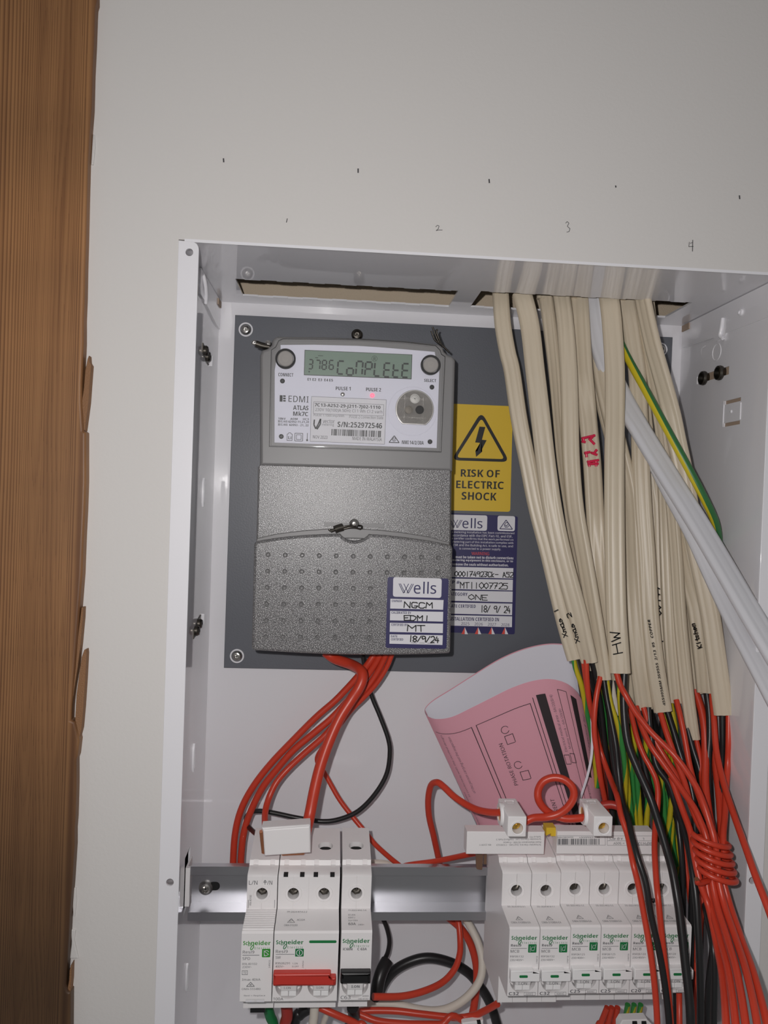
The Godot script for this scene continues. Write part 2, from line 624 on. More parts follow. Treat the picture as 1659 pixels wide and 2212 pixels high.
func make_materials() -> void:
	M.wall = paint(rgb(212, 209, 206), 0.75)
	relief(M.wall, noise(0.05, 512, FastNoiseLite.TYPE_SIMPLEX_SMOOTH, 3), 0.08, 0.006)
	M.pencil = paint(rgb(70, 68, 70), 0.6)
	M.ink = paint(rgb(22, 22, 24), 0.45)
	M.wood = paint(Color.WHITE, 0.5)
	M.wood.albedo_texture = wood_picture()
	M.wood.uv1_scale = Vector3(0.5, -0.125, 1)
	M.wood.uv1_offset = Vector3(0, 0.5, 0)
	M.wood_raw = paint(rgb(136, 98, 66), 0.7)
	relief(M.wood_raw, noise(0.09, 256), 0.02, 0.02)
	M.coat = paint(rgb(233, 232, 236), 0.4)
	M.coat.clearcoat_enabled = true
	M.coat.clearcoat = 1.0
	M.coat.clearcoat_roughness = 0.04
	relief(M.coat, noise(0.03, 512, FastNoiseLite.TYPE_SIMPLEX_SMOOTH, 2, 3), 0.05, 0.0006)
	M.plate = paint(rgb(97, 100, 107), 0.42)
	relief(M.plate, noise(0.06, 512, FastNoiseLite.TYPE_SIMPLEX_SMOOTH, 2, 4), 0.05, 0.003)
	M.board = paint(rgb(204, 188, 166), 0.9)
	relief(M.board, noise(0.12, 256), 0.03, 0.02)
	M.grey = paint(rgb(127, 126, 126), 0.42)
	M.speckle = paint(Color.WHITE, 0.3)
	var grit := noise(0.19, 2048, FastNoiseLite.TYPE_SIMPLEX_SMOOTH, 2, 6)
	grit.seamless = false
	relief(M.speckle, grit, 0.25, 0.007)
	M.speckle.uv1_offset = Vector3.ONE * 0.5
	var flecks: NoiseTexture2D = grit.duplicate()
	flecks.color_ramp = Gradient.new()
	flecks.color_ramp.offsets = PackedFloat32Array([0.0, 0.5, 0.63, 0.74])
	flecks.color_ramp.colors = PackedColorArray([rgb(78, 77, 78), rgb(88, 87, 88), rgb(124, 123, 123), rgb(246, 245, 245)])
	M.speckle.albedo_texture = flecks
	M.face = paint(rgb(225, 225, 238), 0.5)
	M.clear = paint(Color(1, 1, 1, 0.03), 0.05)
	M.clear.transparency = BaseMaterial3D.TRANSPARENCY_ALPHA
	M.lcd = paint(rgb(126, 146, 132), 0.3)
	M.lcd_on = paint(rgb(30, 40, 36), 0.4)
	M.black = paint(rgb(24, 24, 25), 0.4)
	M.hole = paint(rgb(14, 14, 15), 0.7)
	M.rubber = paint(rgb(158, 154, 150), 0.55)
	relief(M.rubber, noise(0.2, 256, FastNoiseLite.TYPE_SIMPLEX_SMOOTH, 1, 9), 0.02, 0.008)
	M.steel = paint(rgb(190, 188, 184), 0.28, 1.0)
	M.dark_steel = paint(rgb(96, 92, 86), 0.35, 1.0)
	M.port = paint(rgb(190, 186, 180), 0.42, 1.0)
	relief(M.port, noise(0.2, 256, FastNoiseLite.TYPE_SIMPLEX_SMOOTH, 1, 12), 0.012, 0.02)
	M.alu = paint(rgb(200, 200, 204), 0.33, 1.0)
	M.brass = paint(rgb(214, 172, 84), 0.3, 1.0)
	M.copper = paint(rgb(222, 150, 112), 0.35, 1.0)
	M.yellow = paint(rgb(222, 186, 48), 0.5)
	M.navy = paint(rgb(46, 42, 92), 0.4)
	M.paper = paint(rgb(226, 225, 230), 0.6)
	M.warn_red = paint(rgb(214, 74, 62), 0.5)
	M.pink = paint(rgb(221, 160, 174), 0.75)
	M.page = paint(rgb(226, 224, 232), 0.75)
	M.print = paint(rgb(112, 92, 102), 0.7)
	M.print_dark = paint(rgb(48, 40, 44), 0.7)
	M.plastic = paint(rgb(241, 238, 238), 0.42)
	M.plastic_grey = paint(rgb(222, 220, 220), 0.45)
	M.toggle = paint(rgb(246, 245, 245), 0.35)
	M.green = paint(rgb(22, 122, 66), 0.5)
	M.lime = paint(rgb(52, 150, 48), 0.5)
	M.legend = paint(rgb(104, 104, 108), 0.5)
	M.red_switch = paint(rgb(200, 56, 46), 0.4)
	M.tan = paint(rgb(203, 190, 168), 0.4)
	relief(M.tan, noise(0.05, 256, FastNoiseLite.TYPE_SIMPLEX_SMOOTH, 2, 21), 0.05, 0.003)
	M.white_pvc = paint(rgb(208, 208, 212), 0.4)
	M.cream = paint(rgb(216, 208, 196), 0.5)
	M.red = paint(rgb(200, 62, 40), 0.36)
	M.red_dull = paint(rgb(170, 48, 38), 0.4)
	M.black_pvc = paint(rgb(32, 32, 33), 0.36)
	M.striped = paint(Color.WHITE, 0.4)
	M.striped.vertex_color_use_as_albedo = true
	M.brown = paint(rgb(112, 84, 66), 0.5)
	M.tan_hole = paint(rgb(166, 146, 128), 0.8)
	M.marker_red = paint(rgb(214, 40, 78), 0.25)
	M.glow = paint(rgb(255, 150, 170), 0.4)
	M.glow.emission_enabled = true
	M.glow.emission = rgb(255, 90, 120)
	M.glow.emission_energy_multiplier = 0.9
const GREEN_YELLOW := [Color(0.04, 0.27, 0.06), Color(0.55, 0.45, 0.02), 17.0]

# ---------------------------------------------------------------- the scene
func _ready() -> void:
	turn = Basis(Vector3.UP, -0.06612) * Basis(Vector3.RIGHT, -0.01596) * Basis(Vector3.BACK, 0.03542)
	var cam := Camera3D.new()
	cam.name = "camera"
	cam.fov = rad_to_deg(2.0 * atan(1106.0 / FOCAL))
	cam.near = 0.01
	cam.far = 20.0
	cam.transform = Transform3D(turn, EYE)
	add_child(cam)
	var env := Environment.new()
	env.background_mode = Environment.BG_COLOR
	env.background_color = Color(0.60, 0.60, 0.60)        # the dim room behind the camera
	env.background_energy_multiplier = 0.42
	env.tonemap_mode = Environment.TONE_MAPPER_LINEAR
	env.tonemap_exposure = 1.04
	env.sdfgi_enabled = true
	env.ssao_enabled = true
	env.ssil_enabled = true
	var we := WorldEnvironment.new()
	we.name = "room_light"
	we.environment = env
	add_child(we)
	# the phone's flash, beside and above its lens: a small glowing bead with a lamp in it
	var flash_at := EYE + turn * Vector3(-0.021, 0.019, 0.0)
	var flash := OmniLight3D.new()
	flash.name = "flash_light"
	flash.position = flash_at
	flash.light_color = Color(1.0, 0.985, 0.98)
	flash.light_energy = 0.008
	flash.light_size = 0.01
	flash.omni_range = 8.0
	flash.omni_attenuation = 2.0
	flash.shadow_enabled = true
	add_child(flash)
	var bead := SphereMesh.new()
	bead.radius = 0.0032
	bead.height = 0.0064
	bead.radial_segments = 16
	bead.rings = 8
	var glow := StandardMaterial3D.new()
	glow.emission_enabled = true
	glow.emission = Color(1.0, 0.985, 0.98)
	glow.emission_energy_multiplier = 5250.0
	var lamp := MeshInstance3D.new()
	lamp.name = "flash_lamp"
	lamp.mesh = bead
	lamp.material_override = glow
	lamp.position = flash_at
	tag(lamp, "small white flash lamp beside the camera that lights the cabinet", "lamp")
	add_child(lamp)
	dice.seed = 7
	make_materials()
	build_wall()
	build_cabinet()
	build_plate()
	await build_meter()
	build_labels()
	build_rail()
	await build_breakers()
	build_busbars()
	build_form()
	build_cables()
	build_tails()

const BOX_L := -86.6
const BOX_R := 253.2
const BOX_T := 137.1
const BOX_B := -430.0
const BOX_D := -124.8

func build_wall() -> void:
	var st := start()
	for q in [[-700, 138.5, 800, 700], [-700, -434, -90, 138.5], [257, -434, 800, 138.5], [-700, -800, 800, -434]]:   # the lining
		box(st, Vector3(q[0], q[1], -12), Vector3(q[2], q[3], 0))
	for q in [[-700, 190, 800, 700], [-700, -440, -98, 190], [266, -440, 800, 190], [-700, -800, 800, -440]]:               # the framing round the recess
		box(st, Vector3(q[0], q[1], -170), Vector3(q[2], q[3], -12))
	box(st, Vector3(-700, -800, -190), Vector3(800, 700, -170))
	var wall := structure("wall_back", st, M.wall)
	look_from(440, 300, 1.361)
	for q in [[58, 57, 59, 69], [454, 87, 454, 100], [839, 118, 840, 130], [1211, 137, 1212, 143], [1575, 166, 1576, 177], [246, 234, 243, 246]]:
		st = start()
		dash(st, spot(q[0], q[1], 0.15), spot(q[2], q[3], 0.15), 0.00045 if q[0] == 246 else 0.0008)
		part("pencil_mark", st, M.pencil, wall)
	st = start()
	rule(st, [[682, 259], [687, 254], [692, 256], [690, 264], [683, 270], [690, 268], [702, 268]], 0.32, 0.15)
	part("pencil_numeral", st, M.pencil, wall)
	st = start()
	rule(st, [[1064, 248], [1069, 243], [1074, 248], [1069, 257], [1077, 264], [1074, 273], [1067, 274]], 0.32, 0.15)
	part("pencil_numeral", st, M.pencil, wall)
	st = start()
	rule(st, [[1428, 303], [1426, 317], [1440, 316]], 0.32, 0.15)
	rule(st, [[1438, 297], [1437, 331]], 0.45, 0.15)
	rule(st, [[1430, 307], [1437, 305]], 0.3, 0.15)
	part("pencil_numeral", st, M.pencil, wall)
	look_from(0, 0, 1)
	# torn and filled places in the paint beside the timber
	for q in [[[201, 290], [205, 292], [206, 318], [202, 357], [197, 356], [199, 320]], [[159, 1917], [165, 1917], [166, 1945], [162, 1980], [158, 1976], [157, 1950]], [[153, 2007], [164, 2009], [161, 2030], [170, 2070], [151, 2070], [155, 2035]]]:
		st = start()
		slab(st, flat(q, 0.5), 0.0, 0.0010, 0.0006)
		part("paint_scar", st, M.wall, wall)
	# the timber
	var edge := [[208, -40], [208, 0], [205, 10], [204, 30], [202, 90], [199, 150], [197, 230], [193, 280], [189, 345], [187, 420], [185, 510], [183, 580], [182, 640], [180, 690], [180, 740], [176, 830], [176, 870], [180, 930], [185, 934], [185, 1040], [183, 1100], [180, 1160], [177, 1240], [175, 1265], [170, 1330], [166, 1390], [162, 1440], [158, 1480], [154, 1530], [153, 1556], [162, 1560], [171, 1600], [167, 1634], [164, 1642], [164, 1700], [162, 1770], [160, 1795], [160, 1830], [155, 1910], [150, 1975], [147, 2040], [143, 2110], [142, 2128], [146, 2142], [152, 2146], [151, 2260], [150, 2300]]
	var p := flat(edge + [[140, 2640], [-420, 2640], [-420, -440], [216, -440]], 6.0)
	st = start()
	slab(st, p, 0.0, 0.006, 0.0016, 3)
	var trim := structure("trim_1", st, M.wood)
	var shards := [[[176, 872], [181, 838], [184, 800], [187, 786], [189, 775], [192, 768], [193, 782], [197, 789], [194, 825], [191, 870], [186, 906], [183, 930], [177, 925]],
		[[156, 1500], [163, 1420], [170, 1360], [176, 1312], [180, 1312], [179, 1335], [174, 1390], [168, 1440], [160, 1490], [155, 1530]],
		[[162, 1556], [165, 1500], [171, 1455], [176, 1420], [182, 1404], [186, 1403], [187, 1412], [184, 1470], [180, 1530], [176, 1575], [170, 1598]],
		[[145, 2140], [149, 2118], [150, 2097], [153, 2085], [155, 2083], [154, 2120], [151, 2150]]]
	for q in shards:
		st = start()
		slab(st, flat(q, 4.6), 0.0002, 0.0046, 0.0002, 1)
		part("splinter", st, M.wood_raw, trim)
	# fibreboard packing above the cabinet's cable slots
	st = start()
	box(st, Vector3(-96, 138.8, -152), Vector3(264, 186, -138))
	tag(part("packing_board", st, M.board), "rough brown board standing behind the cable slots in the cabinet roof", "board")

func side_slab(st: SurfaceTool, pts: Array, x0: float, x1: float, holes := []) -> void:
	# an outline in (depth, height) millimetres extruded across x
	var p := PackedVector2Array()
	for q in pts:
		p.append(Vector2(-q[0], q[1]) * 0.001)
	var hs := []
	for h in holes:
		var hp := PackedVector2Array()
		for q in h:
			hp.append(Vector2(-q[0], q[1]) * 0.001)
		hs.append(hp)
	var xf := Transform3D(Basis(Vector3(0, 0, -1), Vector3(0, 1, 0), Vector3(1, 0, 0)), Vector3.ZERO)
	slab(st, p, minf(x0, x1) * 0.001, maxf(x0, x1) * 0.001, 0.0, 1, xf, hs)

func side_box(st: SurfaceTool, x0: float, x1: float, y0: float, y1: float, z0: float, z1: float) -> void:
	box(st, mm(x0, y0, z0) * 1000, mm(x1, y1, z1) * 1000)

func build_cabinet() -> void:
	var c := thing("switchboard_cabinet", "white powder-coated steel cabinet recessed in the wall round all the electrical gear", "cabinet", mm(83, BOX_B, BOX_D))
	var st := start()
	side_box(st, BOX_L, BOX_R, BOX_B, BOX_T, BOX_D - 1.2, BOX_D)
	part("back_panel", st, M.coat, c)
	# left side with an oblong hole for each clip
	st = start()
	side_slab(st, [[-0.5, BOX_T], [BOX_D, BOX_T], [BOX_D, BOX_B], [-0.5, BOX_B]], BOX_L - 1.2, BOX_L, [[[-62, 95], [-84, 95], [-84, 88.5], [-62, 88.5]], [[-62, -86], [-88, -86], [-88, -92.5], [-62, -92.5]], [[-58, -231], [-76, -231], [-76, -268], [-58, -268]], [[-109, 136], [-121, 136], [-121, 131.5], [-109, 131.5]]])
	var left := part("side_panel", st, M.coat, c)
	for y in [[0.8, -79], [-172.5, -74], [-318, -75]]:
		st = start()
		var o := [[y[1] - 2.0, y[0] + 6.5], [y[1], y[0] + 9.5], [y[1] + 2.0, y[0] + 6.5], [y[1] + 2.0, y[0] - 6.5], [y[1], y[0] - 9.5], [y[1] - 2.0, y[0] - 6.5]]
		var i := [[y[1] - 1.1, y[0] + 6.0], [y[1], y[0] + 7.6], [y[1] + 1.1, y[0] + 6.0], [y[1] + 1.1, y[0] - 6.0], [y[1], y[0] - 7.6], [y[1] - 1.1, y[0] - 6.0]]
		side_slab(st, o, BOX_L, BOX_L + 1.3, [i])
		part("slot_rim", st, M.coat, left)
	# spring clips with screws in the left side
	for y in [92.0, -89.5]:
		var tip := 6.0 if y < 0.0 else -4.0
		st = start()
		side_slab(st, [[-62, y - 3], [-62, y + 3], [-86, y + 3 + tip], [-86, y - 3 + tip]], BOX_L - 1.0, BOX_L + 0.6)
		var clip := part("spring_clip", st, M.dark_steel, c)
		for k in 2:
			st = start()
			lathe(st, [[0.0033, -0.001], [0.0033, 0.0016], [0.0026, 0.0026], [0.0012, 0.0027], [0.0, 0.0018]], facing(mm(BOX_L + 0.4, y + (tip * (0.25 + 0.5 * k)), -67.0 - 9.0 * k), Vector3.RIGHT), 14)
			part("clip_screw", st, M.dark_steel, clip)
		st = start()
		side_slab(st, [[-86, y - 3.4 + tip], [-86, y + 3.4 + tip], [-88, y + 3.4 + tip], [-88, y - 3.4 + tip]], BOX_L, BOX_L + 2.6)
		part("clip_lip", st, M.coat, clip)
	# the folded corner tab, upper left
	st = start()
	side_slab(st, [[-44, 136.8], [-122, 136.8], [-122, 117], [-106, 117], [-62, 121], [-44, 121]], BOX_L, BOX_L + 1.1)
	part("corner_tab", st, M.coat, c)
	st = start()
	tube(st, curve([mm(BOX_L + 1.6, 134, -49), mm(BOX_L + 2.4, 129, -53), mm(BOX_L + 2.2, 124, -58), mm(BOX_L + 1.6, 119.5, -61)]), 0.0012, 8)
	tube(st, curve([mm(BOX_L + 2.3, 129, -53), mm(BOX_L + 1.6, 134, -60)]), 0.0009, 8)
	part("tab_fold", st, M.coat, c)
	st = start()
	side_box(st, BOX_L + 0.3, BOX_L + 1.9, 131.6, 135.8, -120.5, -109.5)
	part("corner_slot", st, M.tan_hole, c)
	# right side with a pair of screws in an oblong slot and a square knockout
	st = start()
	var ko := [[[-59.2, 72.8], [-39.0, 72.8], [-39.0, 70.4], [-59.2, 70.4]], [[-59.2, 58.2], [-39.0, 58.2], [-39.0, 55.8], [-59.2, 55.8]]]
	side_slab(st, [[-0.5, BOX_T], [BOX_D, BOX_T], [BOX_D, BOX_B], [-0.5, BOX_B]], BOX_R, BOX_R + 1.2, [[[-55, 95.2], [-98.5, 95.2], [-98.5, 89.8], [-55, 89.8]], ko[0], ko[1]])
	var right := part("side_panel", st, M.coat, c)
	st = start()
	side_box(st, BOX_R + 1.3, BOX_R + 2.2, 88, 97, -101, -52)
	side_box(st, BOX_R + 1.3, BOX_R + 2.2, 54, 75, -62, -36)
	part("backing_strip", st, M.tan_hole, right)
	for z in [-87.0, -65.0]:
		st = start()
		lathe(st, [[0.0045, -0.0005], [0.0050, 0.002], [0.0046, 0.0036], [0.0036, 0.0040], [0.0032, 0.0012], [0.0, 0.001]], facing(mm(BOX_R + 0.8, 92.3, z), Vector3.LEFT), 18)
		part("slot_screw", st, M.dark_steel, right)
	for q in [[-60.5, -59.2, 55.8, 72.8], [-39.6, -38.4, 58.8, 69.4]]:
		st = start()
		side_box(st, BOX_R - 0.5, BOX_R + 0.2, q[2], q[3], q[0], q[1])
		part("knockout_bead", st, M.coat, right)
	st = start()
	lathe(st, [[0.0012, 0.0], [0.0010, 0.0006], [0.0, 0.0008]], facing(mm(BOX_R, 65, -50), Vector3.LEFT), 12)
	part("dimple", st, M.coat, right)
	st = start()
	lathe(st, [[0.0060, 0.0], [0.0058, 0.0003], [0.0054, 0.0003], [0.0052, 0.0]], facing(mm(BOX_R, 107.5, -72), Vector3.LEFT), 26)
	part("knockout_ring", st, M.coat, right)
	st = start()
	side_slab(st, [[-5, 136.6], [-122.5, 136.6], [-122.5, 120], [-75, 117.6], [-72, 114.8], [-62, 114.8], [-59, 117.4], [-20, 116.6], [-5, 116.4]], BOX_R - 1.1, BOX_R)
	part("corner_tab", st, M.coat, right)
	st = start()
	tube(st, curve([mm(BOX_R - 1.4, 128, -63), mm(BOX_R - 1.8, 122, -63.5), mm(BOX_R - 2.0, 117, -64.5), mm(BOX_R - 1.2, 114.6, -62)]), 0.0014, 8)
	part("tab_fold", st, M.coat, right)
	st = start()
	lathe(st, [[0.0022, 0.0], [0.0022, 0.0012], [0.0013, 0.0014], [0.0012, 0.0004], [0.0, 0.0004]], facing(mm(BOX_R - 1.0, 126.5, -41), Vector3.LEFT), 16)
	part("tab_rivet", st, M.coat, right)
	st = start()
	side_box(st, BOX_R - 1.9, BOX_R - 0.9, 131.8, 136.2, -121.5, -110.5)
	part("corner_slot", st, M.tan_hole, right)
	# roof with two perforated cable slots
	var s1 := rect(-0.0677, -0.106, 0.0752, -0.0650)
	var s2 := rect(0.0898, -0.104, 0.2305, -0.0625)
	st = start()
	var lay := Transform3D(Basis(Vector3.RIGHT, Vector3(0, 0, 1), Vector3.DOWN), Vector3.ZERO)   # outline (x, z) with its front facing down
	slab(st, rect(BOX_L * 0.001, BOX_D * 0.001, BOX_R * 0.001, 0.0008), -0.1384, -BOX_T * 0.001, 0.0, 1, lay, [s1, s2])
	var roof := part("roof_panel", st, M.coat, c)
	for s in [s1, s2]:
		var x0: float = s[0].x
		var x1: float = s[2].x
		var n := 14
		for e in 2:
			for k in range(0, n, 2):
				var a := x0 + (x1 - x0) * (k + (0.55 if e == 0 else 0.0)) / n
				var b := minf(a + (x1 - x0) / n, x1)
				var z: float = s[2].y if e == 0 else s[0].y
				st = start()
				box(st, Vector3(a * 1000, BOX_T, z * 1000 - (1.1 if e == 0 else 0.1)), Vector3(b * 1000, BOX_T + 1.2, z * 1000 + (0.1 if e == 0 else 1.2)))
				part("perforation_tab", st, M.coat, roof)
	st = start()
	side_box(st, BOX_L, BOX_R, BOX_T, BOX_T + 1.6, -0.8, 1.0)
	part("roof_lip", st, M.coat, c)
	st = start()
	side_box(st, BOX_L, BOX_R, BOX_B - 1.2, BOX_B, BOX_D, 0)
	part("floor_panel", st, M.coat, c)
	# front flanges, drilled for the cover
	for side in [[-89.8, -78.7, [[409, 545], [367, 1906]]], [246.8, 256.9, [[1625, 1902]]]]:
		var holes := []
		for q in side[2]:
			var h := spot(q[0], q[1], 1.4)
			holes.append(disc(Vector2(h.x, h.y), 0.0021, 18))
		var l: float = side[0] * 0.001
		var r: float = side[1] * 0.001
		var o := PackedVector2Array([Vector2(l, -0.43), Vector2(r, -0.43), Vector2(r, 0.1330), Vector2(r - 0.0003, 0.1348), Vector2(r - 0.0012, 0.1363), Vector2(r - 0.0030, 0.1372), Vector2(l, 0.1376)])
		if l > 0:
			o = PackedVector2Array([Vector2(l, -0.43), Vector2(r, -0.43), Vector2(r, 0.1376), Vector2(l + 0.003, 0.1372), Vector2(l + 0.0008, 0.1360), Vector2(l, 0.1330)])
		st = start()
		slab(st, o, 0.0001, 0.0014, 0.0003, 2, Transform3D(), holes)
		part("front_flange", st, M.coat, c)

func pan_screw(o: Node3D, p: Vector3, r: float, m: Material, washer := true) -> void:
	var st := start()
	lathe(st, [[r, 0.0], [r * 0.95, r * 0.25], [r * 0.7, r * 0.5], [r * 0.45, r * 0.58], [r * 0.4, r * 0.25], [0.0, r * 0.2]], facing(p), 20)
	slab(st, rect(p.x - r * 0.36, p.y - r * 0.1, p.x + r * 0.36, p.y + r * 0.1), p.z, p.z + r * 0.42)
	slab(st, rect(p.x - r * 0.1, p.y - r * 0.36, p.x + r * 0.1, p.y + r * 0.36), p.z, p.z + r * 0.42)
	var s := part("screw", st, m, o)
	if washer:
		st = start()
		lathe(st, [[r * 1.42, 0.0], [r * 1.38, 0.0005], [r * 1.12, 0.0005], [r * 1.1, 0.0]], facing(p), 26)
		part("screw_ring", st, M.coat, s)

func build_plate() -> void:
	var o := thing("mounting_plate", "smooth dark grey metal plate behind the electricity meter and the tan cables", "plate", mm(85, -124, BOX_D))
	var st := start()
	slab(st, rect(-0.0749, -0.1239, 0.2444, 0.1275), BOX_D * 0.001 + 0.001, -0.1208, 0.0004, 2)
	part("sheet", st, M.plate, o)
	for q in [[531, 712], [512, 1417], [1427, 755]]:
		pan_screw(o, spot(q[0], q[1], -120.8), 0.0036, M.steel)
	look_from(0, 0, 1)

const METER_Z := -62.0

func build_meter() -> void:
	var base := spot(765, 1410, -120)
	var o := thing("electricity_meter", "grey electricity meter with a display window and a dimpled terminal cover", "meter", base)
	look_from(0, 0, 1)
	var st := start()
	# body: shouldered upper case, then the plain middle
	slab(st, flat([[561, 1006], [561, 768], [566, 756], [578, 752], [586, 745], [588, 734], [597, 726], [700, 727], [800, 731], [880, 736], [948, 743], [957, 750], [960, 759], [968, 766], [977, 769], [984, 778], [982, 860], [978, 1018]], METER_Z), -0.1195, METER_Z * 0.001, 0.0022, 3)
	part("upper_case", st, M.grey, o)
	st = start()
	slab(st, flat([[557, 1008], [553, 1200], [548, 1390], [972, 1390], [974, 1200], [976, 1018]], -70), -0.1195, -0.070, 0.001, 2)
	part("base_case", st, M.grey, o)
	st = start()
	slab(st, flat([[560, 1004], [556, 1158], [556, 1180], [972, 1190], [972, 1160], [973, 1015]], -63), -0.0705, -0.0628, 0.0006, 2)
	part("middle_cover", st, M.speckle, o)
	st = start()
	look_from(540, 1000, 3.606)
	slab(st, flat([[578, 462], [1045, 475], [1043, 505], [576, 492]], -62.6), -0.0632, -0.0626, 0.0001)
	part("middle_groove", st, M.grey, o)
	# terminal cover: an arched top with a thumb notch, and dimples sunk in its face
	var z := -56.5
	st = start()
	slab(st, flat([[50, 590], [200, 555], [400, 530], [600, 515], [800, 511], [1000, 523], [1200, 545], [1400, 578], [1560, 622], [1560, 660], [1400, 640], [1100, 600], [800, 590], [500, 590], [200, 620], [40, 650]], z), -0.0705, z * 0.001 - 0.0028, 0.0006)
	part("cover_rim", st, M.grey, o)
	var outline := [[30, 645], [36, 622], [60, 608], [180, 588], [300, 573], [450, 561], [600, 554], [703, 552], [724, 575], [750, 594], [785, 606], [820, 609], [855, 603], [890, 588], [912, 570], [928, 555], [1050, 562], [1200, 578], [1400, 606], [1545, 636], [1570, 645], [1580, 668], [1562, 1470], [1550, 1486], [1400, 1492], [1200, 1496], [1000, 1498], [800, 1498], [600, 1492], [400, 1484], [200, 1472], [30, 1462], [12, 1448]]
	st = start()
	slab(st, flat(outline, z), -0.0850, z * 0.001, 0.0018, 2)
	var body := shape_of(st)
	var tools := []
	var rows := [[142, 715, 1468, 738, 11], [138, 843, 1466, 860, 11], [134, 970, 938, 978, 7], [130, 1098, 935, 1106, 7], [127, 1226, 932, 1234, 7], [123, 1354, 929, 1362, 7]]
	for r in rows:
		for k in r[4]:
			var f: float = float(k) / (r[4] - 1)
			var p := spot(lerpf(r[0], r[2], f), lerpf(r[1], r[3], f), z)
			st = start()
			slab(st, disc(Vector2(p.x, p.y), 0.00155, 14), z * 0.001 - 0.0016, z * 0.001 + 0.001)
			tools.append(shape_of(st))
	var pierced: Mesh = await cut(body, tools)
	var cover := part("terminal_cover", pierced, M.speckle, o)
	for r in rows:
		for k in r[4]:
			var f: float = float(k) / (r[4] - 1)
			var p := spot(lerpf(r[0], r[2], f), lerpf(r[1], r[3], f), z - 1.7)
			st = start()
			lathe(st, [[0.0016, 0.0011], [0.0012, 0.0004], [0.0006, 0.0001], [0.0, 0.0]], facing(p), 14)
			part("dimple", st, M.grey, cover)
	look_from(540, 690, 3.606)
	# face plate under a clear cover
	st = start()
	var fz := -61.4
	slab(st, flat([[190, 960], [192, 395], [203, 330], [238, 235], [238, 198], [500, 196], [840, 205], [1000, 215], [1440, 252], [1446, 290], [1474, 335], [1475, 405], [1455, 1003]], fz), fz * 0.001 - 0.0006, fz * 0.001, 0.0002)
	part("face_plate", st, M.face, o)
	st = start()
	slab(st, flat([[165, 985], [170, 400], [176, 250], [208, 225], [234, 176], [262, 165], [850, 168], [1200, 188], [1436, 216], [1466, 245], [1478, 280], [1505, 300], [1478, 1025]], fz), METER_Z * 0.001 - 0.0001, METER_Z * 0.001 + 0.0003, 0.0002)
	part("window_bed", st, M.grey, o)
	st = start()
	var cz := -58.6
	slab(st, flat([[148, 992], [160, 400], [164, 238], [198, 214], [222, 166], [255, 150], [850, 153], [1200, 173], [1446, 203], [1482, 238], [1492, 270], [1522, 290], [1508, 600], [1490, 1036]], cz), METER_Z * 0.001, cz * 0.001, 0.0012, 3, Transform3D(), [], false)
	part("clear_window", st, M.clear, o)
	st = start()
	slab(st, flat([[148, 992], [160, 400], [164, 238], [198, 214], [222, 166], [255, 150], [850, 153], [1200, 173], [1446, 203], [1482, 238], [1492, 270], [1522, 290], [1508, 600], [1490, 1036]], METER_Z), METER_Z * 0.001 - 0.0002, METER_Z * 0.001 + 0.0005, 0.0, 1, Transform3D(), [flat([[154, 986], [165, 402], [170, 243], [203, 219], [227, 171], [258, 156], [850, 159], [1200, 179], [1443, 209], [1477, 242], [1487, 274], [1516, 295], [1502, 600], [1485, 1029]], METER_Z)])
	part("window_gasket", st, M.black, o)
	# display
	st = start()
	slab(st, flat([[426, 238], [1264, 274], [1258, 466], [420, 434]], fz), fz * 0.001, fz * 0.001 + 0.0003)
	var screen := part("display_frame", st, M.black, o)
	st = start()
	slab(st, flat([[430, 242], [1260, 277], [1254, 461], [424, 430]], fz), fz * 0.001, fz * 0.001 + 0.0004)
	part("display_glass", st, M.lcd, screen)
	st = start()
	var lz := fz + 0.5
	var seg := {"3": "abgcd", "7": "abc", "8": "abcdefg", "6": "acdefg", "C": "adef", "o": "gcde", "M": "abcef", "P": "abefg", "L": "def", "E": "adefg", "t": "defg"}
	var cells := [["3", 455, 384, 30, 72], ["7", 510, 387, 32, 70], ["8", 560, 388, 32, 70], ["6", 615, 388, 32, 70], ["C", 680, 424, 48, 100], ["o", 752, 432, 50, 104], ["M", 824, 430, 48, 104], ["P", 894, 438, 50, 106], ["L", 966, 440, 46, 106], ["E", 1040, 446, 48, 106], ["t", 1112, 448, 46, 104], ["E", 1182, 450, 50, 106]]
	for cell in cells:
		var x: float = cell[1]
		var y: float = cell[2]
		var w: float = cell[3]
		var h: float = cell[4]
		var lean := 0.08
		var co := {"bl": [x, y], "br": [x + w, y + 2], "ml": [x + h * 0.5 * lean, y - h * 0.5], "mr": [x + w + h * 0.5 * lean, y - h * 0.5 + 2], "tl": [x + h * lean, y - h], "tr": [x + w + h * lean, y - h + 2]}
		var ends := {"a": ["tl", "tr"], "b": ["tr", "mr"], "c": ["mr", "br"], "d": ["bl", "br"], "e": ["ml", "bl"], "f": ["tl", "ml"], "g": ["ml", "mr"]}
		for s in seg[cell[0]]:
			var a: Vector3 = spot(co[ends[s][0]][0], co[ends[s][0]][1], lz)
			var b: Vector3 = spot(co[ends[s][1]][0], co[ends[s][1]][1], lz)
			dash(st, a.lerp(b, 0.1), b.lerp(a, 0.1), 0.0011 if h > 90 else 0.0008)
	mark(st, "R", 962, 318, 980, 319, 24, lz)
	for k in 20:
		var a := TAU * k / 20
		var b := TAU * (k + 1) / 20
		rule(st, [[970 + 21 * cos(a), 305 + 21 * sin(a)], [970 + 21 * cos(b), 305 + 21 * sin(b)]], 0.2, lz)
	fill(st, [[454, 402], [468, 402], [461, 416]], lz)
	rule(st, [[508, 298], [530, 299]], 0.4, lz)
	rule(st, [[530, 282], [570, 284]], 0.3, lz)
	part("display_digits", st, M.lcd_on, screen)
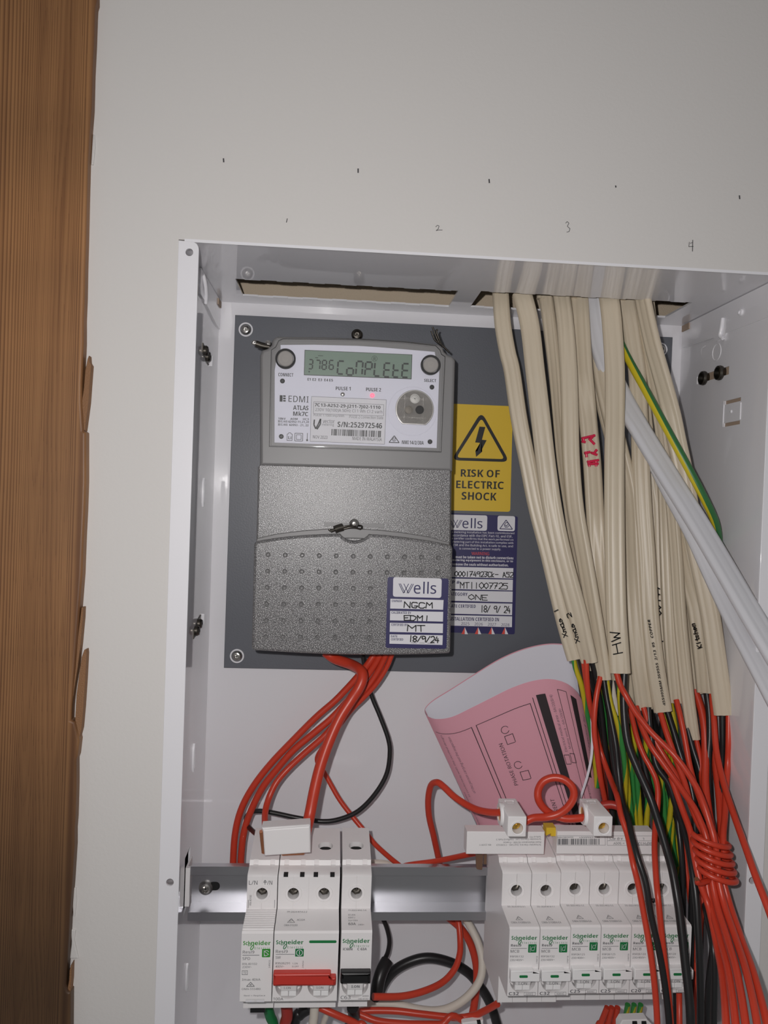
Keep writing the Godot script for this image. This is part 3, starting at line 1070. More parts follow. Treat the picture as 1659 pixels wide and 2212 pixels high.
	# push buttons
	for q in [[278, 310], [1405, 358]]:
		var p := spot(q[0], q[1], fz)
		st = start()
		lathe(st, [[0.0064, 0.0], [0.0064, 0.0022], [0.0058, 0.0027], [0.0053, 0.0024], [0.0052, 0.0]], facing(p), 30)
		var ring := part("button_ring", st, M.black, o)
		st = start()
		lathe(st, [[0.0050, 0.0], [0.0050, 0.0022], [0.0044, 0.0027], [0.0, 0.0029]], facing(p), 30)
		part("push_button", st, M.rubber, ring)
	for q in [[253, 480], [1417, 528], [244, 912], [1402, 953]]:
		st = start()
		lathe(st, [[0.00155, 0.0], [0.00155, 0.0003], [0.0012, 0.0003], [0.0009, 0.0001], [0.0, 0.0001]], facing(spot(q[0], q[1], fz)), 16)
		part("pin_hole", st, M.black, o)
	st = start()
	lathe(st, [[0.0014, 0.0], [0.0013, 0.0005], [0.0007, 0.0008], [0.0, 0.0009]], facing(spot(722, 584, fz)), 16)
	part("pulse_light", st, M.steel, o, "unlit grey pulse light")
	st = start()
	lathe(st, [[0.0015, 0.0], [0.0014, 0.0006], [0.0007, 0.0010], [0.0, 0.0011]], facing(spot(953, 592, fz)), 16)
	part("pulse_light", st, M.glow, o, "lit red pulse light")
	# optical port
	var pc := spot(1282, 700, fz)
	st = start()
	lathe(st, [[0.0160, 0.0], [0.0159, 0.0002], [0.0155, 0.0002], [0.0154, 0.0]], facing(spot(1265, 715, fz)), 40)
	part("port_circle", st, M.face, o)
	var rim := PackedVector2Array()
	var dish := PackedVector2Array()
	for k in 41:
		var a := -0.92 + k * (PI + 1.84) / 40.0
		rim.append(Vector2(pc.x, pc.y) + Vector2.from_angle(a) * 0.0124)
		dish.append(Vector2(pc.x, pc.y) + Vector2.from_angle(a) * 0.0117)
	st = start()
	slab(st, rim, fz * 0.001, fz * 0.001 + 0.0009, 0.0003)
	var port := part("optical_port", st, M.steel, o)
	st = start()
	slab(st, dish, fz * 0.001, fz * 0.001 + 0.0012, 0.0003)
	part("port_face", st, M.port, port)
	for q in [[1284, 618, 0.0028, 1], [1237, 704, 0.0024, 2], [1322, 704, 0.0024, 0]]:
		st = start()
		var at := spot(q[0], q[1], fz + 1.2)
		lathe(st, [[q[2] * 1.15, 0.0], [q[2] * 1.1, 0.0004], [q[2] * 0.9, 0.0004], [q[2] * 0.85, 0.0]], facing(at), 20)
		lathe(st, [[q[2] * 0.86, 0.0001], [0.0, 0.00012]], facing(at), 20)
		if q[3] == 1:
			dash(st, at + mm(-1.3, 0, 0.3), at + mm(1.3, 0, 0.3), 0.0006)
			dash(st, at + mm(0, -1.3, 0.3), at + mm(0, 1.3, 0.3), 0.0006)
		part("port_screw" if q[3] == 1 else "port_eye", st, [M.hole, M.steel, M.dark_steel][q[3]], port)
	# print
	var pz := fz + 0.12
	st = start()
	slab(st, flat([[480, 600], [1062, 626], [1048, 972], [468, 950]], fz), fz * 0.001, fz * 0.001 + 0.00008)
	part("rating_label", st, M.paper, o)
	st = start()
	for q in [["CONNECT", 220, 442, 337, 446, 26, 1], ["SELECT", 1357, 486, 1450, 489, 23, 1], ["PULSE 1", 668, 550, 784, 553, 27, 1], ["PULSE 2", 904, 558, 1020, 562, 27, 1], ["E1 E2  E3  E4 E5", 448, 476, 646, 484, 20, 1], ["EDMI", 300, 641, 456, 648, 48, 0], ["ATLAS", 336, 704, 455, 708, 35, 1], ["Mk7C", 336, 750, 453, 754, 35, 1], ["10kV      AOM      UC3", 220, 780, 458, 786, 17, 1],
			["IEC/AS 62052-11,21,31", 218, 804, 458, 811, 19, 1], ["IEC/AS  62053 - 21, 22", 217, 829, 456, 836, 19, 1], ["NMI 14/2/30A", 1183, 970, 1353, 976, 28, 1], ["7C13-A252-29-J211-7J02-1110", 503, 684, 1016, 705, 32, 1], ["S/N:252972546", 682, 838, 1028, 850, 42, 1], ["MADE IN MALAYSIA", 798, 939, 1026, 948, 26, 0], ["NOV 2023", 490, 927, 603, 932, 25, 0]]:
		mark(st, q[0], q[1], q[2], q[3], q[4], q[5], pz, q[6] == 1)
	fill(st, [[232, 590], [254, 591], [253, 641], [231, 640]], pz)
	for k in 3:
		fill(st, [[258, 591 + k * 18], [278, 592 + k * 18], [278, 604 + k * 18], [258, 603 + k * 18]], pz)
	rule(st, [[290, 892], [300, 892], [302, 882], [318, 883], [320, 893], [330, 893], [328, 944], [288, 943], [290, 892]], 0.3, pz)
	mark(st, "Li", 298, 932, 322, 933, 24, pz, true)
	rule(st, [[350, 886], [411, 888], [409, 948], [348, 946], [350, 886]], 0.35, pz)
	rule(st, [[362, 898], [399, 899], [398, 936], [361, 935], [362, 898]], 0.3, pz)
	rule(st, [[447, 885], [445, 935]], 0.35, pz)
	fill(st, [[438, 934], [452, 934], [452, 948], [438, 948]], pz)
	rule(st, [[1124, 906], [1162, 960], [1083, 958], [1124, 906]], 0.5, pz)
	rule(st, [[1136, 925], [1120, 922], [1108, 936], [1116, 950], [1130, 948], [1138, 938]], 0.32, pz)
	rule(st, [[1114, 934], [1122, 943], [1136, 926]], 0.32, pz)
	rule(st, [[502, 780], [498, 820], [512, 852], [530, 820], [550, 775], [548, 815], [522, 856]], 0.9, pz)
	dice.seed = 31
	var bx := 636.0
	while bx < 1022.0:
		var w := dice.randi_range(1, 4) * 2.6
		fill(st, [[bx, 853 + (bx - 636) * 0.04], [bx + w, 853 + (bx - 636) * 0.04], [bx + w - 2, 903 + (bx - 636) * 0.04], [bx - 2, 903 + (bx - 636) * 0.04]], pz)
		bx += w + dice.randi_range(1, 3) * 2.6
	part("black_lettering", st, M.ink, o)
	st = start()
	for q in [["230V 10(100)A 50Hz Cl 1 Wh Cl 2 varh", 508, 718, 1030, 738, 30, 0], ["PULSE 1:1000 imp/kWh", 496, 758, 734, 766, 22, 0], ["PULSE 2 Connection State", 774, 768, 1038, 778, 22, 0], ["vector", 566, 808, 660, 811, 30, 0], ["metering", 562, 833, 654, 836, 24, 0]]:
		mark(st, q[0], q[1], q[2], q[3], q[4], q[5], pz, false)
	rule(st, [[496, 642], [1042, 664], [1040, 752], [494, 734], [496, 642]], 0.22, pz)
	rule(st, [[480, 600], [1062, 626], [1048, 972], [468, 950], [480, 600]], 0.22, pz)
	part("grey_lettering", st, M.legend, o)
	look_from(0, 0, 1)
	pan_screw(o, spot(771, 723, -112), 0.0040, M.dark_steel, false)
	# wire seals
	var seal := thing("wire_seal", "bright beaded wire seal through the thumb notch of the terminal cover", "seal", spot(765, 1150, -58))
	st = start()
	lathe(st, [[0.0001, -0.0030], [0.0018, -0.0024], [0.0029, -0.0008], [0.0030, 0.0005], [0.0024, 0.0020], [0.0012, 0.0028], [0.0, 0.0030]], facing(spot(765, 1131, -57.5)), 20)
	part("bead", st, M.steel, seal)
	st = start()
	look_from(540, 1000, 3.606)
	tube(st, curve([spot(690, 518, -55), spot(740, 495, -55), spot(800, 488, -56), spot(868, 490, -60), spot(860, 515, -57), spot(800, 500, -54), spot(720, 516, -54)], 5), 0.0006, 8)
	part("wire", st, M.dark_steel, seal)
	st = start()
	tube(st, curve([spot(722, 500, -54.5), spot(690, 508, -54), spot(660, 520, -53.5)], 3), 0.0024, 12)
	part("crimp", st, M.dark_steel, seal)
	st = start()
	tube(st, curve([spot(660, 518, -53.5), spot(625, 525, -53), spot(618, 516, -53)], 3), 0.0008, 8)
	tube(st, curve([spot(660, 522, -53.5), spot(628, 534, -53)], 3), 0.0007, 8)
	part("wire_end", st, M.dark_steel, seal)
	look_from(540, 690, 3.606)
	seal = thing("wire_seal", "dark crimped wire seal sticking out at the meter's top left shoulder", "seal", spot(120, 200, -70))
	st = start()
	tube(st, curve([spot(150, 215, -68), spot(95, 205, -67), spot(45, 188, -66)], 3), 0.0021, 12)
	part("crimp", st, M.dark_steel, seal)
	st = start()
	tube(st, curve([spot(45, 188, -66), spot(22, 186, -66), spot(36, 172, -66), spot(48, 190, -66)], 3), 0.0011, 8)
	lathe(st, [[0.0024, 0.0], [0.0018, 0.0016], [0.0, 0.0022]], facing(spot(140, 190, -68)), 14)
	part("wire_end", st, M.steel, seal)
	seal = thing("wire_seal", "thin twisted wire seal standing up at the meter's top right shoulder", "seal", spot(1500, 210, -70))
	st = start()
	tube(st, curve([spot(1550, 255, -66), spot(1510, 215, -67), spot(1470, 175, -68), spot(1445, 120, -68), spot(1422, 60, -68)], 4), 0.0006, 8)
	tube(st, curve([spot(1500, 215, -67), spot(1478, 165, -68), spot(1452, 95, -68), spot(1462, 80, -68)], 4), 0.0006, 8)
	tube(st, curve([spot(1480, 190, -67), spot(1440, 160, -68), spot(1412, 90, -68)], 4), 0.0006, 8)
	part("wire", st, M.dark_steel, seal)
	look_from(0, 0, 1)

func sticker_base(o: Node3D, pts: Array, z: float, m: Material, r := 0.0015) -> void:
	var st := start()
	slab(st, rounded(flat(pts, z), r), z * 0.001 - 0.0002, z * 0.001)
	part("backing", st, m, o)

func wells_logo(st: SurfaceTool, x0: float, y0: float, x1: float, y1: float, h: float, z: float) -> void:
	# thin W with crossed inner strokes, then the rest of the word
	var a := spot(x0, y0, z)
	var d := spot(x1, y1, z) - a
	var up := Vector3.BACK.cross(d.normalized()) * d.length() * h / Vector2(x1 - x0, y1 - y0).length()
	var w := d.length() * 0.018
	var W := [[0.0, 0.95, 0.13, 0.0], [0.04, 0.95, 0.165, 0.04], [0.13, 0.0, 0.26, 0.95], [0.13, 0.95, 0.26, 0.0], [0.26, 0.0, 0.39, 0.95], [0.22, 0.0, 0.345, 0.95]]
	for q in W:
		dash(st, a + d * q[0] + up * q[1], a + d * q[2] + up * q[3], w)
	write(st, "ells", a + d * 0.40 - up * 0.03, d * 0.60, up * 1.22)

func build_labels() -> void:
	# all flat print on thin stickers
	look_from(960, 860, 4.095)
	var z := -120.4
	var o := thing("hazard_sticker", "yellow shock hazard sticker half hidden behind the meter's right side", "sticker", spot(330, 1000, -120.8))
	sticker_base(o, [[20, 47], [606, 72], [582, 1006], [10, 992]], z, M.yellow, 0.002)
	var st := start()
	var pz := z + 0.1
	# warning triangle with rounded corners
	var outer := rounded(flat([[327, 118], [578, 566], [60, 550]], pz), 0.0060, 5)
	var inner := rounded(flat([[328, 176], [532, 540], [106, 526]], pz), 0.0030, 5)
	slab(st, outer, pz * 0.001 - 0.00005, pz * 0.001, 0.0, 1, Transform3D(), [inner])
	fill(st, [[310, 252], [362, 256], [332, 368], [374, 372], [322, 472], [334, 474], [280, 520], [274, 468], [292, 470], [318, 396], [272, 392]], pz)
	for q in [["RISK OF", 144, 694, 490, 702, 64], ["ELECTRIC", 103, 796, 524, 806, 66], ["SHOCK", 152, 898, 460, 907, 68]]:
		mark(st, q[0], q[1], q[2], q[3], q[4], q[5], pz, true)
	part("black_lettering", st, M.ink, o)
	o = thing("installation_sticker", "navy and white metering installation sticker below the yellow hazard sticker", "sticker", spot(330, 2080, -120.8))
	sticker_base(o, [[-20, 1012], [650, 1046], [622, 2090], [-40, 2070]], z, M.navy)
	st = start()
	slab(st, rounded(flat([[-10, 1028], [380, 1038], [376, 1174], [-14, 1164]], pz), 0.0016), pz * 0.001 - 0.00005, pz * 0.001)
	slab(st, rounded(flat([[471, 1040], [626, 1045], [622, 1178], [469, 1174]], pz), 0.0016), pz * 0.001 - 0.00005, pz * 0.001)
	for q in [[-20, 1490, 610, 1504, 606, 1596], [-22, 1594, 606, 1606, 603, 1702], [-24, 1700, 604, 1711, 602, 1806], [-26, 1806, 601, 1818, 598, 1920], [-28, 1918, 599, 1930, 597, 2026]]:
		fill(st, [[q[0], q[1]], [q[2], q[3]], [q[4], q[5]], [q[0] - 2, q[5] - 16]], pz)
	for x in [180, 298, 418, 536]:
		fill(st, [[x, 2026], [x + 28, 2089], [x, 2088]], pz)
	for q in [["s metering installation has been commissioned", 66, 1198, 618, 1210, 24, 0], ["accordance with the EIPC Part-10, and ESR.", 70, 1226, 602, 1238, 25, 0], ["e certifier confirms that the work performed on", 66, 1254, 610, 1268, 24, 0], ["metering part of this installation complies with", 74, 1284, 610, 1296, 24, 0], ["ESR and the Building Act, is safe to use, and", 78, 1314, 606, 1326, 26, 0], ["is connected to a power supply.", 132, 1345, 500, 1352, 25, 0],
			["must be taken not to disturb connections", 96, 1416, 610, 1427, 24, 1], ["metering equipment in this enclosure, or to", 70, 1446, 606, 1458, 25, 1], ["remove the seals without authorisation.", 70, 1480, 566, 1490, 24, 1]]:
		mark(st, q[0], q[1], q[2], q[3], q[4], q[5], pz + (0.0 if q[2] > 1190 else 0.1), q[6] == 1)
	part("white_print", st, M.paper, o)
	st = start()
	for x in [180, 298, 418, 536]:
		fill(st, [[x, 2026], [x, 2088], [x - 30, 2087]], pz)
	mark(st, "WARNING", 240, 1388, 396, 1390, 27, pz, false)
	part("red_print", st, M.warn_red, o)
	st = start()
	wells_logo(st, 40, 1146, 336, 1152, 74, pz + 0.1)
	rule(st, [[546, 1078], [602, 1160], [490, 1156], [546, 1078]], 0.55, pz + 0.1)
	rule(st, [[566, 1104], [545, 1100], [529, 1122], [540, 1144], [562, 1140], [572, 1124]], 0.45, pz + 0.1)
	rule(st, [[536, 1120], [548, 1134], [568, 1108]], 0.45, pz + 0.1)
	for q in [["ICP #", 20, 1640, 134, 1644, 28], ["CATEGORY", 30, 1746, 204, 1750, 28], ["DATE CERTIFIED", 40, 1852, 276, 1856, 28], ["INSTALLATION CERTIFIED IN", 30, 1966, 482, 1974, 30]]:
		mark(st, q[0], q[1], q[2], q[3], q[4], q[5], pz + 0.1, true)
	for q in [["2025", 148, 2008, 220], ["2026", 266, 2012, 338], ["2027", 384, 2014, 456], ["2028", 502, 2018, 574]]:
		mark(st, q[0], q[1], q[2], q[3], q[2] + 2, 26, pz + 0.1, false)
	part("dark_print", st, M.navy, o)
	st = start()
	dice.seed = 11
	for q in [["000174923Ck- A52", 92, 1576, 606, 1586, 44], ["MT11007725", 140, 1682, 556, 1690, 52], ["ONE", 216, 1782, 378, 1788, 44], ["18/ 9/ 24", 320, 1892, 580, 1900, 56]]:
		pen_at(st, q[0], q[1], q[2], q[3], q[4], q[5], pz + 0.12, 0.6)
	part("handwriting", st, M.ink, o)
	# sticker on the terminal cover
	look_from(540, 1000, 3.606)
	z = -56.2
	pz = z + 0.1
	o = thing("certification_sticker", "small navy and white sticker on the dimpled terminal cover of the meter", "sticker", spot(1300, 1440, -56.5))
	sticker_base(o, [[1072, 888], [1548, 901], [1530, 1449], [1056, 1441]], z, M.navy)
	st = start()
	slab(st, rounded(flat([[1116, 889], [1494, 900], [1490, 1052], [1113, 1042]], pz), 0.0016), pz * 0.001 - 0.00005, pz * 0.001)
	for q in [[1094, 1058, 1508, 1068, 1504, 1144], [1092, 1152, 1505, 1160, 1503, 1236], [1090, 1245, 1504, 1252, 1502, 1326], [1088, 1335, 1502, 1342, 1499, 1418]]:
		fill(st, [[q[0], q[1]], [q[2], q[3]], [q[4], q[5]], [q[0] - 2, q[5] - 10]], pz)
	part("white_print", st, M.paper, o)
	st = start()
	wells_logo(st, 1158, 1014, 1450, 1020, 78, pz + 0.1)
	for q in [["OWNER", 1104, 1083, 1184, 1085, 17], ["CALIBRATED BY", 1102, 1174, 1255, 1177, 18], ["CERTIFIED BY", 1100, 1268, 1227, 1271, 18], ["DATE", 1098, 1358, 1147, 1359, 16], ["CERTIFIED", 1098, 1382, 1193, 1384, 17]]:
		mark(st, q[0], q[1], q[2], q[3], q[4], q[5], pz + 0.1, true)
	part("dark_print", st, M.navy, o)
	st = start()
	for q in [["NGCM", 1202, 1126, 1418, 1132, 42], ["EDMI", 1200, 1226, 1396, 1230, 38], ["MT", 1230, 1308, 1360, 1312, 44], ["18/9/24", 1236, 1392, 1468, 1400, 46]]:
		pen_at(st, q[0], q[1], q[2], q[3], q[4], q[5], pz + 0.12, 0.68)
	rule(st, [[1254, 1400], [1300, 1402]], 0.2, pz + 0.12)
	rule(st, [[1318, 1402], [1360, 1403]], 0.2, pz + 0.12)
	rule(st, [[1382, 1404], [1440, 1406]], 0.2, pz + 0.12)
	part("handwriting", st, M.ink, o)
	look_from(0, 0, 1)

func build_rail() -> void:
	look_from(0, 0, 1)
	var o := thing("mounting_rail", "aluminium top-hat rail that the breakers hang on", "rail", mm(70, -273, -80))
	var st := start()
	var prof := [[-62, -238], [-62, -243.5], [-74, -243.5], [-74, -267.5], [-62, -267.5], [-62, -273], [-63.2, -273], [-63.2, -268.8], [-75.2, -268.8], [-75.2, -242.2], [-63.2, -242.2], [-63.2, -238]]
	side_slab(st, prof, -84.6, 226)
	part("rail_profile", st, M.alu, o)
	st = start()
	side_box(st, -86.4, -83.6, -263, -238.2, -63, -60.4)
	side_box(st, -86.4, -85.2, -263, -238.2, -76, -63)
	part("end_bracket", st, M.plastic, o)
	pan_screw(o, spot(445, 1917, -74), 0.0047, M.steel, false)
	st = start()
	var h := spot(463, 1914, -74)
	slab(st, rrect(h.x - 0.0036, h.y - 0.0028, h.x + 0.0036, h.y + 0.0028, 0.0026), -0.0741, -0.0739)
	part("rail_slot", st, M.hole, o)

const PROFILE := [[-66, -303], [-66, -214.5], [-33, -219.5], [-31.5, -222], [-22.5, -223.0], [-21.5, -224], [-21.5, -243], [-1.0, -244.2], [0, -245.2], [0, -283.6], [-1.2, -284.6], [-21.5, -285.6], [-21.5, -302], [-23, -303]]

func cyl_tool(p: Vector3, r: float, depth: float, dir := Vector3.BACK, n := 20) -> Mesh:
	var st := start()
	var xf := facing(p, dir)
	slab(st, disc(Vector2.ZERO, r, n), -depth, 0.004, 0.0, 1, xf)
	return shape_of(st)

func box_tool(a: Vector3, b: Vector3) -> Mesh:
	var st := start()
	box(st, a, b)
	return shape_of(st)

var body_cache := {}

func breaker_body(w: float, poles: int, scoop: bool, entry: bool) -> Mesh:
	# a body w mm wide, its left side at x = 0
	var key := "%s|%d|%s|%s" % [w, poles, scoop, entry]
	if body_cache.has(key):
		return body_cache[key]
	var st := start()
	side_slab(st, PROFILE, 0.0, w)
	var tools := []
	for k in poles:
		var x := w * (k + 0.5) / poles
		tools.append(cyl_tool(mm(x, -234.0, -21.5), 0.0034, 0.011))
		tools.append(cyl_tool(mm(x, -292.0, -21.5), 0.0038, 0.010))
		tools.append(box_tool(Vector3(x - 0.09, -244, -22.1), Vector3(x + 0.09, -222, -21)))
		tools.append(box_tool(Vector3(x - 0.09, -303.5, -22.1), Vector3(x + 0.09, -285, -21)))
		tools.append(box_tool(Vector3(x - 6.4, -222.4, -33.5), Vector3(x - 3.6, -216, -27)))
		tools.append(box_tool(Vector3(x + 3.6, -222.4, -33.5), Vector3(x + 6.4, -216, -27)))
		if scoop:
			tools.append(cyl_tool(mm(x, -274.6, 0), 0.0076, 0.0055, Vector3.BACK, 30))
		if entry:
			var t := start()
			slab(t, rrect(-0.0045, -0.0040, 0.0045, 0.0040, 0.0036, 6), -0.016, 0.006, 0.0, 1, facing(mm(x, -217.2, -47), Vector3(0, 1, 0.15)))
			tools.append(shape_of(t))
	if poles == 2:
		tools.append(box_tool(Vector3(w / 2 - 0.1, -244.5, -22.2), Vector3(w / 2 + 0.1, -222, -21)))
		tools.append(box_tool(Vector3(w / 2 - 0.1, -284, -0.5), Vector3(w / 2 + 0.1, -245, 1)))
	body_cache[key] = await cut(shape_of(st), tools)
	return body_cache[key]

func shifted(m: Mesh, by: Vector3) -> SurfaceTool:
	var st := start()
	st.append_from(m, 0, Transform3D(Basis(), by))
	return st

func put(st: SurfaceTool, s: String, x: float, y: float, w: float, h: float, bold := false, z := 0.12) -> void:   # print on an upright face, mm
	write(st, s, mm(x, y, z), mm(w, 0, 0), mm(0, h, 0), bold)

func put_up(st: SurfaceTool, s: String, x: float, y: float, len: float, h: float, z := 0.12) -> void:   # print that reads upwards
	write(st, s, mm(x, y, z), mm(0, len, 0), mm(-h, 0, 0), false)

func put_ledge(st: SurfaceTool, s: String, x: float, z: float, w: float, h: float, dy: float) -> void:
	write(st, s, mm(x, -243.0 - (z + 21.5) / 20.5 * 1.2 + 0.15 + dy, z), mm(w, 0, 0), mm(0, h * 0.06, -h), false)

func bar(st: SurfaceTool, x0: float, y0: float, x1: float, y1: float, z := 0.12) -> void:
	slab(st, rect(x0 * 0.001, y0 * 0.001, x1 * 0.001, y1 * 0.001), z * 0.001 - 0.00008, z * 0.001)

func ledge_triangle(st: SurfaceTool, x: float, z: float, r: float, dy: float) -> void:
	var p := []
	for k in 4:
		var a := PI / 2 + TAU * k / 3
		var zz := z - sin(a) * r
		p.append(mm(x + cos(a) * r, -243.0 - (zz + 21.5) / 20.5 * 1.2 + 0.15 + dy, zz))
	for k in 3:
		dash(st, p[k], p[k + 1], 0.00028, Vector3.UP)
	for k in 10:
		var a := TAU * k / 12
		var b := TAU * (k + 1) / 12
		var za := z - sin(a) * r * 0.35 + 0.2
		var zb := z - sin(b) * r * 0.35 + 0.2
		dash(st, mm(x + cos(a) * r * 0.35, -243.85 - (za + 2) / 20.5 * 1.2 + 0.15 + dy, za), mm(x + cos(b) * r * 0.35, -243.85 - (zb + 2) / 20.5 * 1.2 + 0.15 + dy, zb), 0.00022, Vector3.UP)

func brand(st: SurfaceTool, x: float, y: float, w: float, z := 0.12) -> void:    # the two-line maker's mark; y is the foot of the upper line
	put(st, "Sc", x, y, w * 0.165, w * 0.150, true, z)
	put(st, "h", x + w * 0.180, y - w * 0.04, w * 0.085, w * 0.195, true, z)
	put(st, "neider", x + w * 0.285, y, w * 0.715, w * 0.160, true, z)
	# leaf
	for k in 12:
		var a := TAU * k / 12
		var b := TAU * (k + 1) / 12
		var c := mm(x + w * 0.33, y - w * 0.09, z)
		dash(st, c + leaf(a, w), c + leaf(b, w), w * 0.00003)
	put(st, "E l e c t r i c", x + w * 0.42, y - w * 0.155, w * 0.57, w * 0.085, false, z)

func leaf(t: float, w: float) -> Vector3:
	return mm(cos(t) * w * 0.045 + sin(t) * w * 0.035, sin(t) * w * 0.085, 0)

func build_breakers() -> void:
	look_from(0, 0, 1)
	# surge protector
	var o := thing("surge_protector", "white surge protector at the left end of the breaker rail with moulded ribs", "surge protector", mm(-34.7, -303, -62), "modules on the left of the rail")
	var body: Mesh = await breaker_body(17.6, 1, false, false)
	var X := -43.5
	part("body", shifted(body, mm(X, 0, 0)), M.plastic, o)
	terminal_screws(o, [X + 8.8], 0.0, M.dark_steel)
	for k in 9:
		var z := -19.6 + k * 2.05
		var st := start()
		var y := -243.0 - (z + 21.5) / 20.5 * 1.2
		box(st, Vector3(X + 0.2, y - 0.4, z), Vector3(X + 17.4, y + 0.75, z + 1.15))
		part("rib", st, M.plastic, o)
	var g := start()
	brand(g, X + 1.0, -251.6, 15.2)
	slab(g, rrect((X + 11.6) * 0.001, -0.2585, (X + 16.2) * 0.001, -0.2538, 0.0004), 0.00003, 0.00012)
	part("green_lettering", g, M.lime, o)
	var st := start()
	put(st, "L/N", X + 1.0, -228.6, 5.0, 2.4, false, -21.35)
	put(st, "/N", X + 11.6, -228.6, 3.0, 2.4, false, -21.35)
	dash(st, mm(X + 10.4, -228.6, -21.35), mm(X + 10.4, -226.2, -21.35), 0.0003)
	dash(st, mm(X + 9.4, -227.2, -21.35), mm(X + 11.4, -227.2, -21.35), 0.0003)
	dash(st, mm(X + 9.6, -226.8, -21.35), mm(X + 10.4, -226.0, -21.35), 0.0003)
	dash(st, mm(X + 10.4, -226.0, -21.35), mm(X + 11.2, -226.8, -21.35), 0.0003)
	put_up(st, "R9L40100", X + 2.8, -240.8, 6.0, 1.1, -21.35)
	dash(st, mm(X + 1.0, -242.6, -21.35), mm(X + 1.0, -237.6, -21.35), 0.00022)
	dash(st, mm(X + 16.4, -242.6, -21.35), mm(X + 16.4, -237.6, -21.35), 0.00022)
	put(st, "Resi9", X + 0.9, -256.4, 6.4, 1.7)
	bar(st, X + 0.8, -257.5, X + 10.2, -257.25)
	put(st, "SPD", X + 0.9, -260.0, 4.2, 1.6)
	put(st, "R9L40102", X + 0.9, -262.8, 8.2, 1.1)
	put(st, "230V~", X + 0.9, -264.6, 5.2, 1.2)
	for q in [[0.8, -268.4, 4.0, -268.2], [0.8, -266.2, 4.0, -266.0], [0.8, -268.4, 1.0, -266.0], [3.8, -268.4, 4.0, -266.0]]:
		bar(st, X + q[0], q[1], X + q[2], q[3])
	put(st, "T2", X + 1.6, -267.8, 1.7, 1.2)
	put(st, "Imax 40kA", X + 1.0, -271.8, 10.2, 1.4)
	put(st, "OMA-510480", X + 1.0, -277.0, 10.4, 1.1)
	for q in [[3.6, -275.0, 5.8, -272.6], [5.8, -272.6, 8.0, -275.0], [8.0, -275.0, 3.6, -275.0], [5.2, -274.4, 6.4, -274.4], [5.2, -273.8, 6.4, -273.8]]:
		dash(st, mm(X + q[0], q[1], 0.12), mm(X + q[2], q[3], 0.12), 0.0003)
	put(st, "Red = Replace", X + 2.4, -281.4 + 0.6, 11.8, 1.0)
	put_up(st, "24W22", X + 16.4, -264.6, 4.6, 0.9)
	part("grey_lettering", st, M.legend, o)
	st = start()
	pen(st, "%", mm(X + 12.4, -257.8, 0.2), mm(1.6, 0, 0), mm(0, 3.2, 0), 0.0003)
	pen(st, "S", mm(X + 13.2, -257.8, 0.2), mm(2.0, 0, 0), mm(0, 3.0, 0), 0.00035)
	part("icon_strokes", st, M.paper, o)
	st = start()
	box(st, Vector3(X + 3.4, -283.9, -0.1), Vector3(X + 13.8, -282.0, 0.1))
	var win := part("status_window", st, M.plastic_grey, o)
	for q in [[3.5, 8.2], [9.6, 13.6]]:
		st = start()
		box(st, Vector3(X + q[0], -283.8, 0), Vector3(X + q[1], -283.1, 0.3))
		part("window_flag", st, M.paper, win)
	st = start()
	put(st, "N/", X + 1.6, -288.6, 2.8, 1.7, false, -21.35)
	put(st, "N/", X + 9.2, -288.6, 2.8, 1.7, false, -21.35)
	part("foot_lettering", st, M.legend, o)
	st = start()
	box(st, Vector3(X + 4, -306.5, -40), Vector3(X + 12.6, -303, -24))
	part("rail_clip", st, M.black, o)
	# main switch
	o = thing("main_switch", "white two-pole main switch with a wide red handle", "switch", mm(-7, -303, -62), "modules on the left of the rail")
	body = await breaker_body(36.2, 2, true, true)
	X = -25.4
	part("body", shifted(body, mm(X, 0, 0)), M.plastic, o)
	terminal_screws(o, [X + 9.05, X + 27.15], 0.0, M.dark_steel)
	entry_throats(o, [X + 9.05, X + 27.15], 0.0)
	for k in 4:
		st = start()
		box(st, Vector3(X + [3.0, 12.6, 20.6, 30.4][k], -223.9, -24), Vector3(X + [5.6, 15.2, 23.2, 33.0][k], -222.3, -21.2))
		part("busbar_slot", st, M.hole, o)
	toggle(o, X + 9.05, 0.0, false)
	toggle(o, X + 27.15, 0.0, false)
	st = start()
	slab(st, rounded(PackedVector2Array([Vector2(X + 0.3, -272.6) * 0.001, Vector2(X + 35.4, -272.6) * 0.001, Vector2(X + 35.4, -268.0) * 0.001, Vector2(X + 32.4, -268.0) * 0.001, Vector2(X + 32.4, -265.6) * 0.001, Vector2(X + 0.3, -265.6) * 0.001]), 0.0008), -0.003, 0.0042, 0.0012, 3)
	part("handle", st, M.red_switch, o)
	g = start()
	brand(g, X + 1.2, -251.2, 15.2)
	slab(g, rrect((X + 12.0) * 0.001, -0.2582, (X + 16.8) * 0.001, -0.2538, 0.0004), 0.00003, 0.00012)
	slab(g, rrect((X + 19.6) * 0.001, -0.2506, (X + 35.0) * 0.001, -0.2491, 0.0007), 0.00003, 0.00012)
	part("green_lettering", g, M.green, o)
	st = start()
	for k in 16:
		var a := TAU * k / 16
		var b := TAU * (k + 1) / 16
		dash(st, mm(X + 14.4 + cos(a) * 1.7, -256.0 + sin(a) * 1.7, 0.2), mm(X + 14.4 + cos(b) * 1.7, -256.0 + sin(b) * 1.7, 0.2), 0.00035)
	dash(st, mm(X + 14.4, -257.1, 0.2), mm(X + 14.4, -254.9, 0.2), 0.0004)
	part("icon_strokes", st, M.paper, o)
	st = start()
	put(st, "Resi9", X + 1.2, -256.2, 6.6, 1.8)
	bar(st, X + 1.2, -257.0, X + 11.6, -256.8)
	put(st, "SW", X + 1.2, -259.4, 2.8, 1.5)
	put(st, "R9S06291", X + 1.2, -262.6, 8.0, 1.2)
